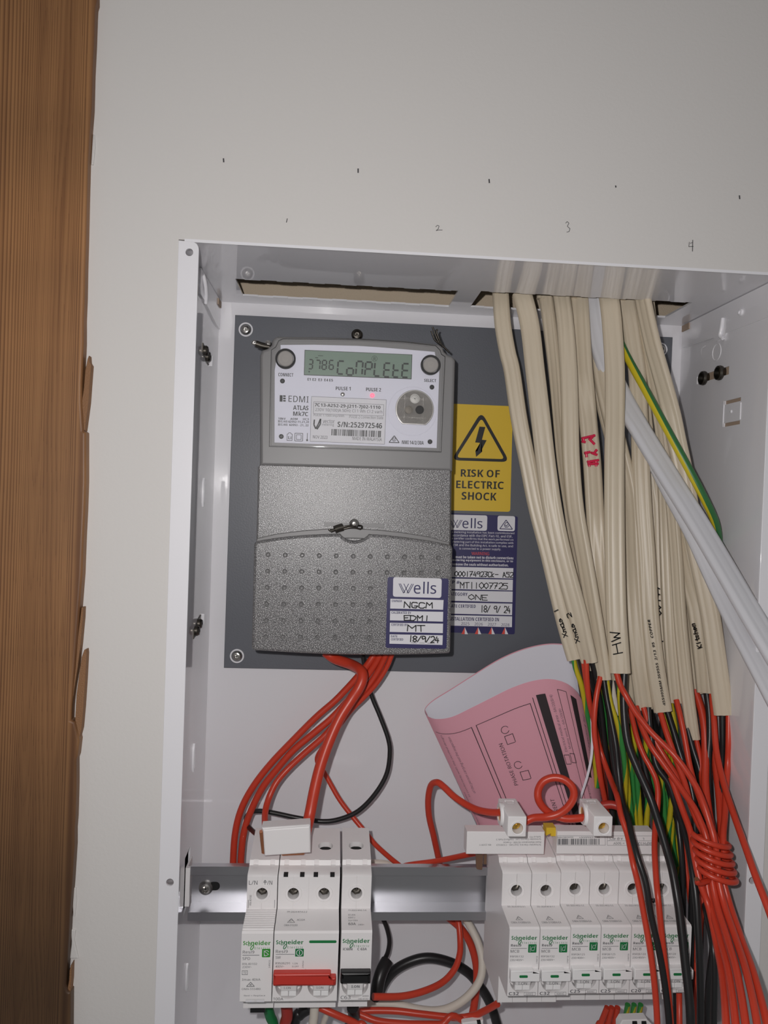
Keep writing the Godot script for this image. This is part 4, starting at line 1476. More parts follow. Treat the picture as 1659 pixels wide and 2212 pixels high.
	put(st, "400V~", X + 1.2, -264.4, 5.0, 1.2)
	put(st, "1.ON", X + 10.6, -262.6, 3.0, 0.9)
	put(st, "0.OFF", X + 10.6, -264.3, 3.6, 0.9)
	put_up(st, "24W04", X + 17.0, -264.8, 4.2, 0.8)
	put(st, "100A", X + 0.6, -283.0, 5.6, 1.6)
	put_ledge(st, "PP-2024-W14-2-2", X + 6.0, -17.5, 11.6, 1.6, 0.0)
	put_ledge(st, "AC22A", X + 12.0, -10.0, 4.6, 1.6, 0.0)
	put_ledge(st, "OMA-510283", X + 5.0, -5.0, 7.6, 1.6, 0.0)
	ledge_triangle(st, X + 8.8, -9.5, 2.4, 0.0)
	put(st, "I.ON", X + 6.4, -275.4, 3.8, 1.2, false, 1.95)
	put(st, "I.ON", X + 24.6, -275.4, 3.8, 1.2, false, 1.95)
	part("grey_lettering", st, M.legend, o)
	# main breaker
	o = thing("main_breaker", "white single-pole main breaker with a black handle, right of the red-handled switch", "breaker", mm(20.8, -303, -62), "modules on the left of the rail")
	body = await breaker_body(17.4, 1, true, true)
	X = 12.2
	part("body", shifted(body, mm(X, 0.3, 0)), M.plastic, o)
	terminal_screws(o, [X + 8.7], 0.3, M.dark_steel)
	entry_throats(o, [X + 8.7], 0.3)
	toggle(o, X + 8.7, 0.3, false)
	st = start()
	slab(st, rounded(rect((X + 0.2) * 0.001, -0.2718, (X + 17.2) * 0.001, -0.2652), 0.0006), -0.003, 0.0042, 0.0016, 3)
	part("handle", st, M.black, o)
	g = start()
	brand(g, X + 0.9, -250.6, 15.2)
	part("green_lettering", g, M.green, o)
	st = start()
	put(st, "iC60N     C 63A", X + 1.2, -254.8, 13.4, 1.5, true)
	put(st, "C63", X + 0.8, -282.6, 5.6, 1.9)
	put(st, "6000", X + 13.2, -281.4, 3.4, 0.9)
	put(st, "240/415V~", X + 10.6, -283.0, 6.4, 0.8)
	put_ledge(st, "YY-2023-W42-5-6", X + 4.0, -18.6, 10.8, 1.5, 0.3)
	put_ledge(st, "IEC/EN", X + 4.0, -14.2, 4.0, 1.4, 0.3)
	put_ledge(st, "60947-2", X + 4.0, -11.6, 4.0, 1.4, 0.3)
	put_ledge(st, "Icu=10kA", X + 4.0, -9.0, 5.4, 1.4, 0.3)
	put_ledge(st, "240V~", X + 9.6, -5.0, 3.6, 1.4, 0.3)
	put(st, "I.ON", X + 6.6, -275.0, 4.6, 1.4, true, 1.95)
	part("grey_lettering", st, M.legend, o)
	st = start()
	put_ledge(st, "63A", X + 4.0, -5.4, 4.2, 2.2, 0.3)
	part("rating_lettering", st, M.ink, o)
	# circuit breakers
	body = await breaker_body(17.6, 1, true, false)
	var labels := ["leftmost white circuit breaker marked C32 on the right-hand part of the rail", "second white circuit breaker marked C32, left of those marked C25", "white circuit breaker marked C25 standing next to the C32 pair", "white circuit breaker marked C25 standing next to the one marked C20", "white circuit breaker marked C20 partly covered by a red and a black wire", "rightmost white circuit breaker with study scribbled on it in black pen"]
	var ratings := ["C32", "C32", "C25", "C25", "C20", "C20"]
	var codes := ["R9F06132", "R9F06132", "R9F06125", "R9F06125", "R9F06120", "R9F06120"]
	var weeks := ["DD-2024-W18-4-1", "DD-2024-W18-1-1", "DD-2023-W52-5-2", "DD-2023-W52-5-2", "DD-2023-W52-5-2", "DD-2023-W41-5-2"]
	for k in 6:
		X = 108.2 + 18.0 * k
		var dy := 2.4 if k < 2 else 3.1
		var dz := 0.6 if k < 2 else 0.0
		o = thing("circuit_breaker", labels[k], "breaker", mm(X + 9, -301, -62), "row of circuit breakers on the right of the rail")
		part("body", shifted(body, mm(X, dy, dz)), M.plastic, o)
		terminal_screws(o, [X + 8.8], dy, M.dark_steel, dz)
		toggle(o, X + 8.8, dy, true)
		g = start()
		brand(g, X + 1.3, -251.2 + dy, 14.8, 0.12 + dz)
		slab(g, rrect((X + 11.2) * 0.001, (-258.6 + dy) * 0.001, (X + 16.0) * 0.001, (-253.8 + dy) * 0.001, 0.0004), 0.00003 + dz * 0.001, 0.00012 + dz * 0.001)
		part("green_lettering", g, M.green, o)
		st = start()
		pen(st, "%", mm(X + 12.0, -258.0 + dy, 0.2 + dz), mm(1.4, 0, 0), mm(0, 3.0, 0), 0.0002)
		pen(st, "d", mm(X + 12.8, -257.4 + dy, 0.2 + dz), mm(2.2, 0, 0), mm(0.6, 3.0, 0), 0.0002)
		part("icon_strokes", st, M.paper, o)
		st = start()
		put(st, "Resi9", X + 1.1, -255.1 + dy, 6.0, 1.5, true, 0.12 + dz)
		bar(st, X + 1.0, -256.3 + dy, X + 10.4, -256.1 + dy, 0.12 + dz)
		put(st, "MCB", X + 1.0, -258.6 + dy, 5.0, 1.6, false, 0.12 + dz)
		put(st, codes[k], X + 0.9, -261.4 + dy, 7.8, 1.1, false, 0.12 + dz)
		put(st, "230/400V~", X + 0.9, -263.4 + dy, 8.0, 1.1, false, 0.12 + dz)
		put_up(st, "24W18", X + 16.9, -265.0 + dy, 4.4, 0.8, 0.12 + dz)
		put(st, ratings[k], X + 0.9, -283.2 + dy, 5.8, 1.8, true, 0.12 + dz)
		put(st, "6000", X + 10.8, -283.1 + dy, 3.6, 1.0, false, 0.12 + dz)
		for q in [[9.8, -283.5, 16.4, -283.38], [9.8, -281.7, 16.4, -281.58], [9.8, -283.5, 9.92, -281.6], [16.28, -283.5, 16.4, -281.6], [14.8, -283.5, 14.92, -281.6]]:
			bar(st, X + q[0], q[1] + dy, X + q[2], q[3] + dy, 0.12 + dz)
		put_ledge(st, weeks[k], X + 3.4, -18.6, 10.6, 1.5, dy)
		put_ledge(st, "OMA-510884-EA", X + 2.0, -3.2, 11.4, 1.8, dy)
		ledge_triangle(st, X + 7.4, -7.6, 2.3, dy)
		put(st, "I.ON", X + 5.9, -276.4 + dy, 5.0, 1.5, false, 1.95)
		part("grey_lettering", st, M.legend, o)
		if k == 5:
			st = start()
			pen(st, "study", mm(X - 1.0, -241.8 + dy, -21.2), mm(9.4, -0.6, 0), mm(0, 3.2, 0), 0.0007)
			part("handwriting", st, M.ink, o)

func entry_throats(o: Node3D, xs: Array, dy: float) -> void:    # the dark cage inside each wire entry on top
	for x in xs:
		var st := start()
		slab(st, rrect(-0.0038, -0.0034, 0.0038, 0.0034, 0.003, 6), -0.001, 0.0, 0.0, 1, facing(mm(x, -220.0 + dy, -47), Vector3(0, 1, 0.15)))
		part("wire_entry", st, M.hole, o)

func terminal_screws(o: Node3D, xs: Array, dy: float, m: Material, dz := 0.0) -> void:
	for x in xs:
		var st := start()
		lathe(st, [[0.0052, 0.0], [0.0051, 0.0004], [0.0047, 0.0004], [0.0046, 0.0]], facing(mm(x, -234.0 + dy, -21.5 + dz)), 30)
		part("terminal_rim", st, M.plastic, o)
		st = start()
		var p := mm(x, -233.6 + dy, -26.2)
		lathe(st, [[0.0033, -0.001], [0.0032, 0.0006], [0.0022, 0.0012], [0.0012, 0.0010], [0.0009, 0.0], [0.0, -0.0002]], facing(p, Vector3(0.12 * sin(x * 3.0), 0.55, 1)), 7)
		slab(st, rect(p.x - 0.0026, p.y - 0.0003, p.x + 0.0026, p.y + 0.0004), p.z - 0.001, p.z + 0.0013, 0.0, 1)
		slab(st, rect(p.x - 0.0003, p.y - 0.0022, p.x + 0.0004, p.y + 0.0024), p.z - 0.001, p.z + 0.0016, 0.0, 1)
		part("terminal_screw", st, m, o)
		st = start()
		lathe(st, [[0.0050, 0.0], [0.0049, 0.0004], [0.0043, 0.0004], [0.0042, 0.0]], facing(mm(x, -292.0 + dy, -21.5 + dz)), 30)
		part("terminal_rim", st, M.plastic, o)

func toggle(o: Node3D, x: float, dy: float, lever: bool) -> void:
	var st := start()
	var n := 14
	var prof := PackedVector2Array()
	for k in n + 1:
		var a := -1.25 + 2.5 * k / n
		prof.append(Vector2(-(cos(a) * 7.0 - 5.6), -273.6 + dy + sin(a) * 7.0) * 0.001)
	var xf := Transform3D(Basis(Vector3(0, 0, -1), Vector3(0, 1, 0), Vector3(1, 0, 0)), Vector3.ZERO)
	slab(st, prof, (x - 4.6) * 0.001, (x + 4.6) * 0.001, 0.0, 1, xf)
	var barrel := part("toggle_barrel", st, M.plastic_grey, o)
	st = start()
	box(st, Vector3(x - 4.4, -276.8 + dy, -0.5), Vector3(x + 4.4, -273.4 + dy, 1.8), 0.5)
	part("toggle_tab", st, M.plastic_grey, barrel)
	st = start()
	box(st, Vector3(x - 4.4, -280.6 + dy, -2.0), Vector3(x - 0.05, -277.2 + dy, 0.6), 0.5)
	box(st, Vector3(x + 0.05, -280.6 + dy, -2.0), Vector3(x + 4.4, -277.2 + dy, 0.6), 0.5)
	part("toggle_foot", st, M.toggle, barrel)
	if lever:
		st = start()
		var L := (x - 8.2) * 0.001
		var y := (-273.2 + dy) * 0.001
		slab(st, rounded(PackedVector2Array([Vector2(L, y), Vector2(L + 0.0170, y), Vector2(L + 0.0170, y + 0.0056), Vector2(L + 0.0134, y + 0.0056), Vector2(L + 0.0134, y + 0.0064), Vector2(L, y + 0.0064)]), 0.0006), -0.002, 0.0046, 0.0006, 3)
		var lev := part("lever", st, M.toggle, o)
		st = start()
		slab(st, rrect(L + 0.0050, y + 0.0026, L + 0.0098, y + 0.0040, 0.0005), 0.0046, 0.0048)
		part("lever_window", st, M.green, lev)

func clamp_terminal(label: String, px0: float, px1: float, py0: float, py1: float) -> void:
	var zf := -3.0
	var zb := -29.0
	var a := spot(px0, py1, zf)
	var b := spot(px1, py0, zf)
	var o := thing("feed_terminal", label, "terminal", Vector3((a.x + b.x) / 2, a.y, zb * 0.001), "busbar feed terminals")
	var st := start()
	slab(st, rounded(rect(a.x, a.y, b.x, b.y), 0.0006, 2), zb * 0.001, zf * 0.001, 0.0005, 2)
	var c := Vector2((a.x + b.x) / 2 + 0.0004, a.y + (b.y - a.y) * 0.42)
	var body: Mesh = await cut(shape_of(st), [cyl_tool(Vector3(c.x, c.y, zf * 0.001), 0.0032, 0.008), box_tool(Vector3(c.x * 1000 - 2.8, b.y * 1000 - 0.8, -26), Vector3(c.x * 1000 + 2.8, b.y * 1000 + 1, -21.5))])
	part("housing", body, M.plastic, o)
	st = start()
	lathe(st, [[0.0043, 0.0], [0.0042, 0.0004], [0.0038, 0.0004], [0.0037, 0.0]], facing(Vector3(c.x, c.y, zf * 0.001)), 28)
	part("screw_rim", st, M.plastic, o)
	st = start()
	lathe(st, [[0.0031, 0.0], [0.0028, 0.0012], [0.0010, 0.0014], [0.0009, 0.0003], [0.0, 0.0002]], facing(Vector3(c.x, c.y, zf * 0.001 - 0.0065), Vector3(0, 0.35, 1)), 18)
	part("clamp_screw", st, M.brass, o)
	st = start()
	lathe(st, [[0.0064, -0.001], [0.0066, 0.0008], [0.0060, 0.0016], [0.0042, 0.0016], [0.0040, -0.002]], facing(Vector3(a.x, (a.y + b.y) / 2 + 0.0005, -0.0195), Vector3.LEFT), 26)
	part("wire_collar", st, M.plastic, o)
	st = start()
	lathe(st, [[0.0041, 0.0], [0.0041, 0.0010], [0.0, 0.0011]], facing(Vector3(a.x, (a.y + b.y) / 2 + 0.0005, -0.0195), Vector3.LEFT), 20)
	part("brass_throat", st, M.brass, o)
	st = start()
	box(st, Vector3(c.x * 1000 - 2.1, b.y * 1000 - 0.6, -25.6), Vector3(c.x * 1000 + 2.1, b.y * 1000 - 0.1, -22))
	part("latch", st, M.toggle, o)

func build_busbars() -> void:
	look_from(0, 0, 1)
	var zf := -27.0
	var sides := [[1007, 1177, "short white busbar cover printed upside down over the C32 breakers"], [1202, 1412, "long white busbar cover with an upside-down barcode, right of the yellow end cap"]]
	for k in 2:
		var s = sides[k]
		var a := spot(s[0], 1845, zf)
		var b := spot(s[1], 1797, zf)
		var o := thing("busbar_cover", s[2], "busbar", Vector3((a.x + b.x) / 2, a.y, -0.04), "busbar covers above the circuit breakers")
		var st := start()
		slab(st, rect(a.x, a.y, b.x, b.y), zf * 0.001 - 0.009, zf * 0.001, 0.0004, 2)
		part("shell", st, M.plastic, o)
		var pz := zf + 0.12
		look_from(1000, 1660, 3.95)
		st = start()
		if k == 0:
			for q in [["Schneider Electric Ind SAS - CS30323", 666, 644, 286, 646, 15], ["Rueil Malmaison 92500 - France", 666, 622, 346, 625, 15], ["Schneider Electric Ltd - Stafford Park 5", 666, 596, 284, 600, 15], ["Telford TF3", 666, 576, 570, 578, 14], ["RN 230911", 240, 644, 142, 646, 14]]:
				mark(st, q[0], q[1], q[2], q[3], q[4], q[5], pz, false)
		else:
			rule(st, [[806, 574], [1212, 576], [1216, 655], [808, 655], [806, 574]], 0.16, pz)
			rule(st, [[1232, 576], [1640, 576], [1640, 656], [1232, 656], [1232, 576]], 0.16, pz)
			rule(st, [[1232, 618], [1640, 618]], 0.14, pz)
			dice.seed = 17
			var x := 812.0
			while x < 1168.0:
				var w := dice.randi_range(1, 4) * 2.4
				fill(st, [[x, 600], [x + w, 600], [x + w, 650], [x, 650]], pz)
				x += w + dice.randi_range(1, 3) * 2.6
			for q in [["3606480488", 944, 580, 808, 582, 13], ["In GERMANY", 1168, 580, 990, 582, 13], ["A @ 40°C", 1364, 588, 1244, 590, 22], ["= 500V", 1378, 628, 1284, 630, 20], ["A9XPH106", 1640, 626, 1480, 628, 28], ["L", 1546, 592, 1534, 592, 20]]:
				mark(st, q[0], q[1], q[2], q[3], q[4], q[5], pz, false)
		part("printed_lettering", st, M.legend, o)
		look_from(0, 0, 1)
	await clamp_terminal("white feed terminal with a brass screw on the short busbar cover", 1096, 1138, 1764, 1808)
	await clamp_terminal("white feed terminal with a brass screw on the long busbar cover", 1282, 1324, 1764, 1807)
	var st := start()
	slab(st, flat([[1180, 1788], [1201, 1788], [1201, 1807], [1190, 1807], [1190, 1801], [1180, 1806]], -30), -0.037, -0.030, 0.0004)
	tag(part("busbar_end_cap", st, M.yellow), "small yellow end cap between the two white busbar covers", "cap")
	st = start()
	slab(st, rounded(flat([[1028, 1845], [1044, 1845], [1042, 1880], [1029, 1878]], -38), 0.001), -0.0395, -0.038, 0.0003)
	slab(st, flat([[1046, 1846], [1052, 1846], [1051, 1868], [1045, 1868]], -38), -0.0395, -0.0385)
	tag(part("busbar_tooth", st, M.brown), "brown busbar tooth sticking out below the short busbar cover", "busbar tooth")
	# the loose shroud over the bare copper beside the main switch
	var o := thing("busbar_shroud", "tilted white plastic shroud over bare copper on top of the surge protector", "cover", spot(620, 1848, -32))
	st = start()
	slab(st, flat([[567, 1792], [670, 1784], [671, 1843], [571, 1850]], -26), -0.034, -0.026, 0.0012, 3)
	slab(st, flat([[565, 1788], [669, 1781], [670, 1790], [567, 1797]], -27), -0.036, -0.0268, 0.001)
	part("shell", st, M.plastic, o)
	st = start()
	slab(st, flat([[560, 1798], [568, 1796], [573, 1846], [565, 1844]], -30), -0.033, -0.030, 0.0004)
	part("copper_strip", st, M.copper, o)
	st = start()
	slab(st, flat([[604, 1844], [660, 1841], [656, 1847], [610, 1849]], -31), -0.034, -0.031, 0.0004)
	part("copper_end", st, M.copper, o)
	# tops of the terminal blocks at the foot of the picture
	o = thing("link_block", "white neutral terminal block below the row of circuit breakers, cut by the frame", "terminal block", spot(1375, 2290, -40))
	st = start()
	slab(st, flat([[1338, 2216], [1345, 2204], [1398, 2202], [1412, 2216], [1412, 2290], [1338, 2290]], -28), -0.034, -0.028, 0.0006)
	part("housing", st, M.plastic, o)
	for x in [1366, 1386]:
		st = start()
		slab(st, flat([[x, 2206], [x + 10, 2206], [x + 12, 2220], [x, 2220]], -27.8), -0.0282, -0.0278)
		part("wire_port", st, M.hole, o)
	o = thing("link_block", "white terminal block top at the foot of the picture beside the black cable loop", "terminal block", spot(1020, 2290, -60))
	st = start()
	slab(st, flat([[998, 2210], [1044, 2204], [1046, 2290], [998, 2290]], -52), -0.056, -0.052, 0.0006)
	part("housing", st, M.plastic, o)
	st = start()
	slab(st, flat([[1030, 2206], [1038, 2205], [1040, 2216], [1032, 2216]], -51.8), -0.053, -0.0518)
	part("clip", st, M.hole, o)

# ---------------------------------------------------------------- the curled form
var form_top := PackedVector3Array()
var form_foot := PackedVector3Array()

func on_form(p: Vector3) -> Vector3:      # (place along the curl, share of the way down) to a point just above the sheet
	var n := form_top.size() - 1
	var u := clampf(p.x, 0.0, 10.999) / 11.0 * n
	var i := int(u)
	var a := form_top[i].lerp(form_top[i + 1], u - i)
	var b := form_foot[i].lerp(form_foot[i + 1], u - i)
	return a.lerp(b, p.y) + Vector3(0, 0, 0.0007)

func sheet(st: SurfaceTool, top: PackedVector3Array, foot: PackedVector3Array, by: Vector3, nv := 8) -> void:
	for i in top.size() - 1:
		for k in nv:
			var a := float(k) / nv
			var b := float(k + 1) / nv
			quad_soft(st, top[i].lerp(foot[i], b) + by, top[i + 1].lerp(foot[i + 1], b) + by, top[i + 1].lerp(foot[i + 1], a) + by, top[i].lerp(foot[i], a) + by, soft(top, foot, i), soft(top, foot, i + 1))

func soft(top: PackedVector3Array, foot: PackedVector3Array, i: int) -> Vector3:
	var along := top[mini(i + 1, top.size() - 1)] - top[maxi(i - 1, 0)]
	return (foot[i] - top[i]).cross(along).normalized()

func quad_soft(st: SurfaceTool, a: Vector3, b: Vector3, c: Vector3, d: Vector3, nl: Vector3, nr: Vector3) -> void:
	tri(st, a, b, c, nl, nr, nr)
	tri(st, a, c, d, nl, nr, nl)

func places(rows: Array) -> Array:
	var out := []
	for r in rows:
		out.append(spot(r[0], r[1], r[2]))
	return out

func build_form() -> void:
	look_from(0, 0, 1)
	form_top = curve(places([[920, 1545, -97], [940, 1553, -91], [975, 1549, -85], [1020, 1528, -79], [1060, 1508, -75], [1105, 1486, -71], [1150, 1471, -69], [1190, 1467, -68], [1225, 1477, -69], [1250, 1500, -73], [1268, 1540, -79], [1277, 1580, -86]]), 5)
	form_foot = curve(places([[1035, 1790, -92], [1052, 1793, -88], [1086, 1796, -84], [1128, 1796, -80], [1168, 1796, -77], [1212, 1796, -74], [1250, 1796, -72], [1277, 1796, -72], [1294, 1796, -74], [1304, 1796, -78], [1310, 1796, -84], [1314, 1796, -90]]), 5)
	var o := thing("paper_form", "pink and white inspection form curled into a loose roll behind the busbars", "paper", form_foot[30])
	var st := start()
	sheet(st, form_top, form_foot, Vector3.ZERO)
	part("printed_side", st, M.pink, o)
	st = start()
	sheet(st, form_top, form_foot, Vector3(0, 0.0001, -0.0003))
	part("plain_side", st, M.page, o)
	var top := curve(places([[920, 1545, -97], [918, 1533, -101], [935, 1515, -104], [975, 1490, -107], [1030, 1455, -109], [1080, 1425, -110], [1130, 1404, -109], [1180, 1393, -106], [1220, 1394, -102], [1236, 1402, -97]]), 5)
	var foot := curve(places([[1035, 1790, -92], [1036, 1796, -100], [1050, 1796, -104], [1086, 1796, -107], [1128, 1796, -109], [1168, 1796, -110], [1212, 1796, -109], [1250, 1796, -106], [1285, 1796, -102], [1300, 1796, -97]]), 5)
	st = start()
	sheet(st, top, foot, Vector3.ZERO)
	part("plain_back", st, M.page, o)
	st = start()
	sheet(st, top, foot, Vector3(0, 0.0007, -0.0004))
	part("printed_back", st, M.pink, o)
	st = start()
	var pts := curve(places([[1236, 1402, -90], [1252, 1445, -80], [1264, 1490, -68], [1276, 1540, -62], [1279, 1580, -60], [1278, 1630, -58], [1270, 1672, -58], [1260, 1705, -60], [1250, 1735, -64]]), 4)
	var tw := PackedFloat32Array()
	tw.resize(pts.size())
	tw.fill(0.3)
	ribbon_cable(st, pts, tw, lobes(0.0016, 0.0004, 1))
	part("curled_edge", st, M.page, o)
	# print
	st = start()
	for q in [[5.95, 0.09, 6.45, 1.0], [8.05, 0.07, 8.55, 0.62]]:
		form_area(st, q[0], q[1], q[2], q[3])
	part("black_bar", st, M.print_dark, o)
	st = start()
	for q in [[2.62, 0.13, 1.0], [2.84, 0.13, 1.0], [5.55, 0.13, 1.0], [5.74, 0.1, 1.0], [7.2, 0.06, 1.0], [7.75, 0.06, 1.0]]:
		form_area(st, q[0], q[1], q[0] + 0.035, q[2])
	for q in [[0.4, 2.62, 0.13], [2.84, 5.55, 0.13], [7.2, 7.78, 0.06], [0.8, 2.62, 0.86]]:
		form_area(st, q[0], q[2], q[1], q[2] + 0.004)
	for q in [[3.95, 0.28], [4.05, 0.55], [6.5, 0.49], [6.92, 0.48]]:
		var du := 0.4 if q[0] < 5 else 0.33
		form_area(st, q[0], q[1], q[0] + 0.03, q[1] + 0.06)
		form_area(st, q[0] + du, q[1], q[0] + du + 0.03, q[1] + 0.06)
		form_area(st, q[0], q[1], q[0] + du, q[1] + 0.004)
		form_area(st, q[0], q[1] + 0.06, q[0] + du, q[1] + 0.064)
	for q in [["PHASE ROTATION", 3.75, 0.64, 0.32, 0.2], ["CURRENT", 5.2, 0.93, 0.16, 0.2], ["www.mtel", 10.5, 0.86, 0.36, 0.7]]:
		write(st, q[0], Vector3(q[1], q[2], 0), Vector3(0, -q[3], 0), Vector3(-q[4], 0, 0), false, true)
	for v in [0.24, 0.50]:
		for k in 9:
			var a := 0.5 + k * 0.6
			form_stroke(st, 4.1 + cos(a) * 0.19, v + sin(a) * 0.026, 4.1 + cos(a + 0.6) * 0.19, v + sin(a + 0.6) * 0.026)
	part("dark_print", st, M.print_dark, o)
	st = start()
	for q in [["Electrical medical area - 6A/20(B/4)", 6.85, 0.47, 0.37, 0.22], ["Mains work - 6A/20(B)", 7.16, 0.45, 0.26, 0.2], ["(60/20) - 64/20", 8.0, 0.92, 0.24, 0.2], ["of the person carrying out the inspection", 1.5, 0.66, 0.5, 0.24], ["in conformity with the verified design", 0.95, 0.7, 0.55, 0.22], ["declare that the installation", 0.5, 0.97, 0.3, 0.2], ["Form L1 Inspection & Test", 9.3, 0.5, 0.36, 0.34]]:
		write(st, q[0], Vector3(q[1], q[2], 0), Vector3(0, -q[3], 0), Vector3(-q[4], 0, 0), false, true)
	part("grey_print", st, M.print, o)

func form_area(st: SurfaceTool, u0: float, v0: float, u1: float, v1: float) -> void:
	var nu := maxi(1, int((u1 - u0) * 4))
	var nv := maxi(1, int((v1 - v0) * 8))
	for i in nu:
		for k in nv:
			var a := lerpf(u0, u1, float(i) / nu)
			var b := lerpf(u0, u1, float(i + 1) / nu)
			var c := lerpf(v0, v1, float(k) / nv)
			var d := lerpf(v0, v1, float(k + 1) / nv)
			quad(st, on_form(Vector3(a, d, 0)), on_form(Vector3(b, d, 0)), on_form(Vector3(b, c, 0)), on_form(Vector3(a, c, 0)))

func form_stroke(st: SurfaceTool, u0: float, v0: float, u1: float, v1: float) -> void:
	dash(st, on_form(Vector3(u0, v0, 0)), on_form(Vector3(u1, v1, 0)), 0.0004)

# ---------------------------------------------------------------- cables
func sheath_depth(y: float, layer: float) -> float:
	return lerpf(-74.0, -50.0, clampf((y - 640.0) / 810.0, 0.0, 1.2)) - layer * 6.5

func sheathed(label: String, width: float, thick: float, layer: float, rows: Array, m: Material, group := "tan sheathed cables coming down through the cabinet roof", own_depth := false) -> Node3D:
	# rows: [x, y, apparent width] (and the depth where own_depth is set), measured in the photograph
	var pts := []
	var angle := []
	for r in rows:
		var z: float = r[3] if own_depth else sheath_depth(r[1], layer)
		pts.append(spot(r[0], r[1], z))
		var seen := float(r[2]) * (0.42 - z * 0.001) / FOCAL
		angle.append(acos(clampf(seen / (width * 0.001), 0.42, 1.0)))
	var up: Vector3 = pts[0]
	if up.y < 0.150 and rows[0][1] < 700:
		pts.push_front(Vector3(up.x - 0.001, 0.1405, up.z))
		angle.push_front(angle[0])
	var line := curve(pts, 6)
	var turns := PackedFloat32Array()
	for i in line.size():
		var f := float(i) / 6.0
		var k := mini(int(f), angle.size() - 2)
		turns.append(lerpf(angle[k], angle[k + 1], f - k))
	var o := thing("sheathed_cable", label, "cable", line[-1], group)
	var st := start()
	ribbon_cable(st, line, turns, lobes(width * 0.001, thick * 0.001, 3, 0.13 if m == M.tan else 0.07))
	part("sheath", st, m, o)
	return o

func core(o: Node3D, kind: String, rows: Array, r := 1.75) -> void:
	var st := start()
	var line := curve(places(run_on(rows)), 7)
	var m: Material = M.red
	match kind:
		"red":
			tube(st, line, r * 0.001, 12)
		"black":
			m = M.black_pvc
			tube(st, line, r * 0.001, 12)
		"earth":
			m = M.striped
			tube(st, line, r * 0.001, 12, GREEN_YELLOW)
	part(kind + "_core", st, m, o, {"red": "red insulated core", "black": "black insulated core", "earth": "green and yellow earth core"}[kind])

func note(o: Node3D, s: String, x0: float, y0: float, x1: float, y1: float, h: float, z: float, w: float) -> void:   # handwriting along a cable
	var st := start()
	pen_at(st, s, x0, y0, x1, y1, h, z, w)
	part("handwriting", st, M.ink, o)

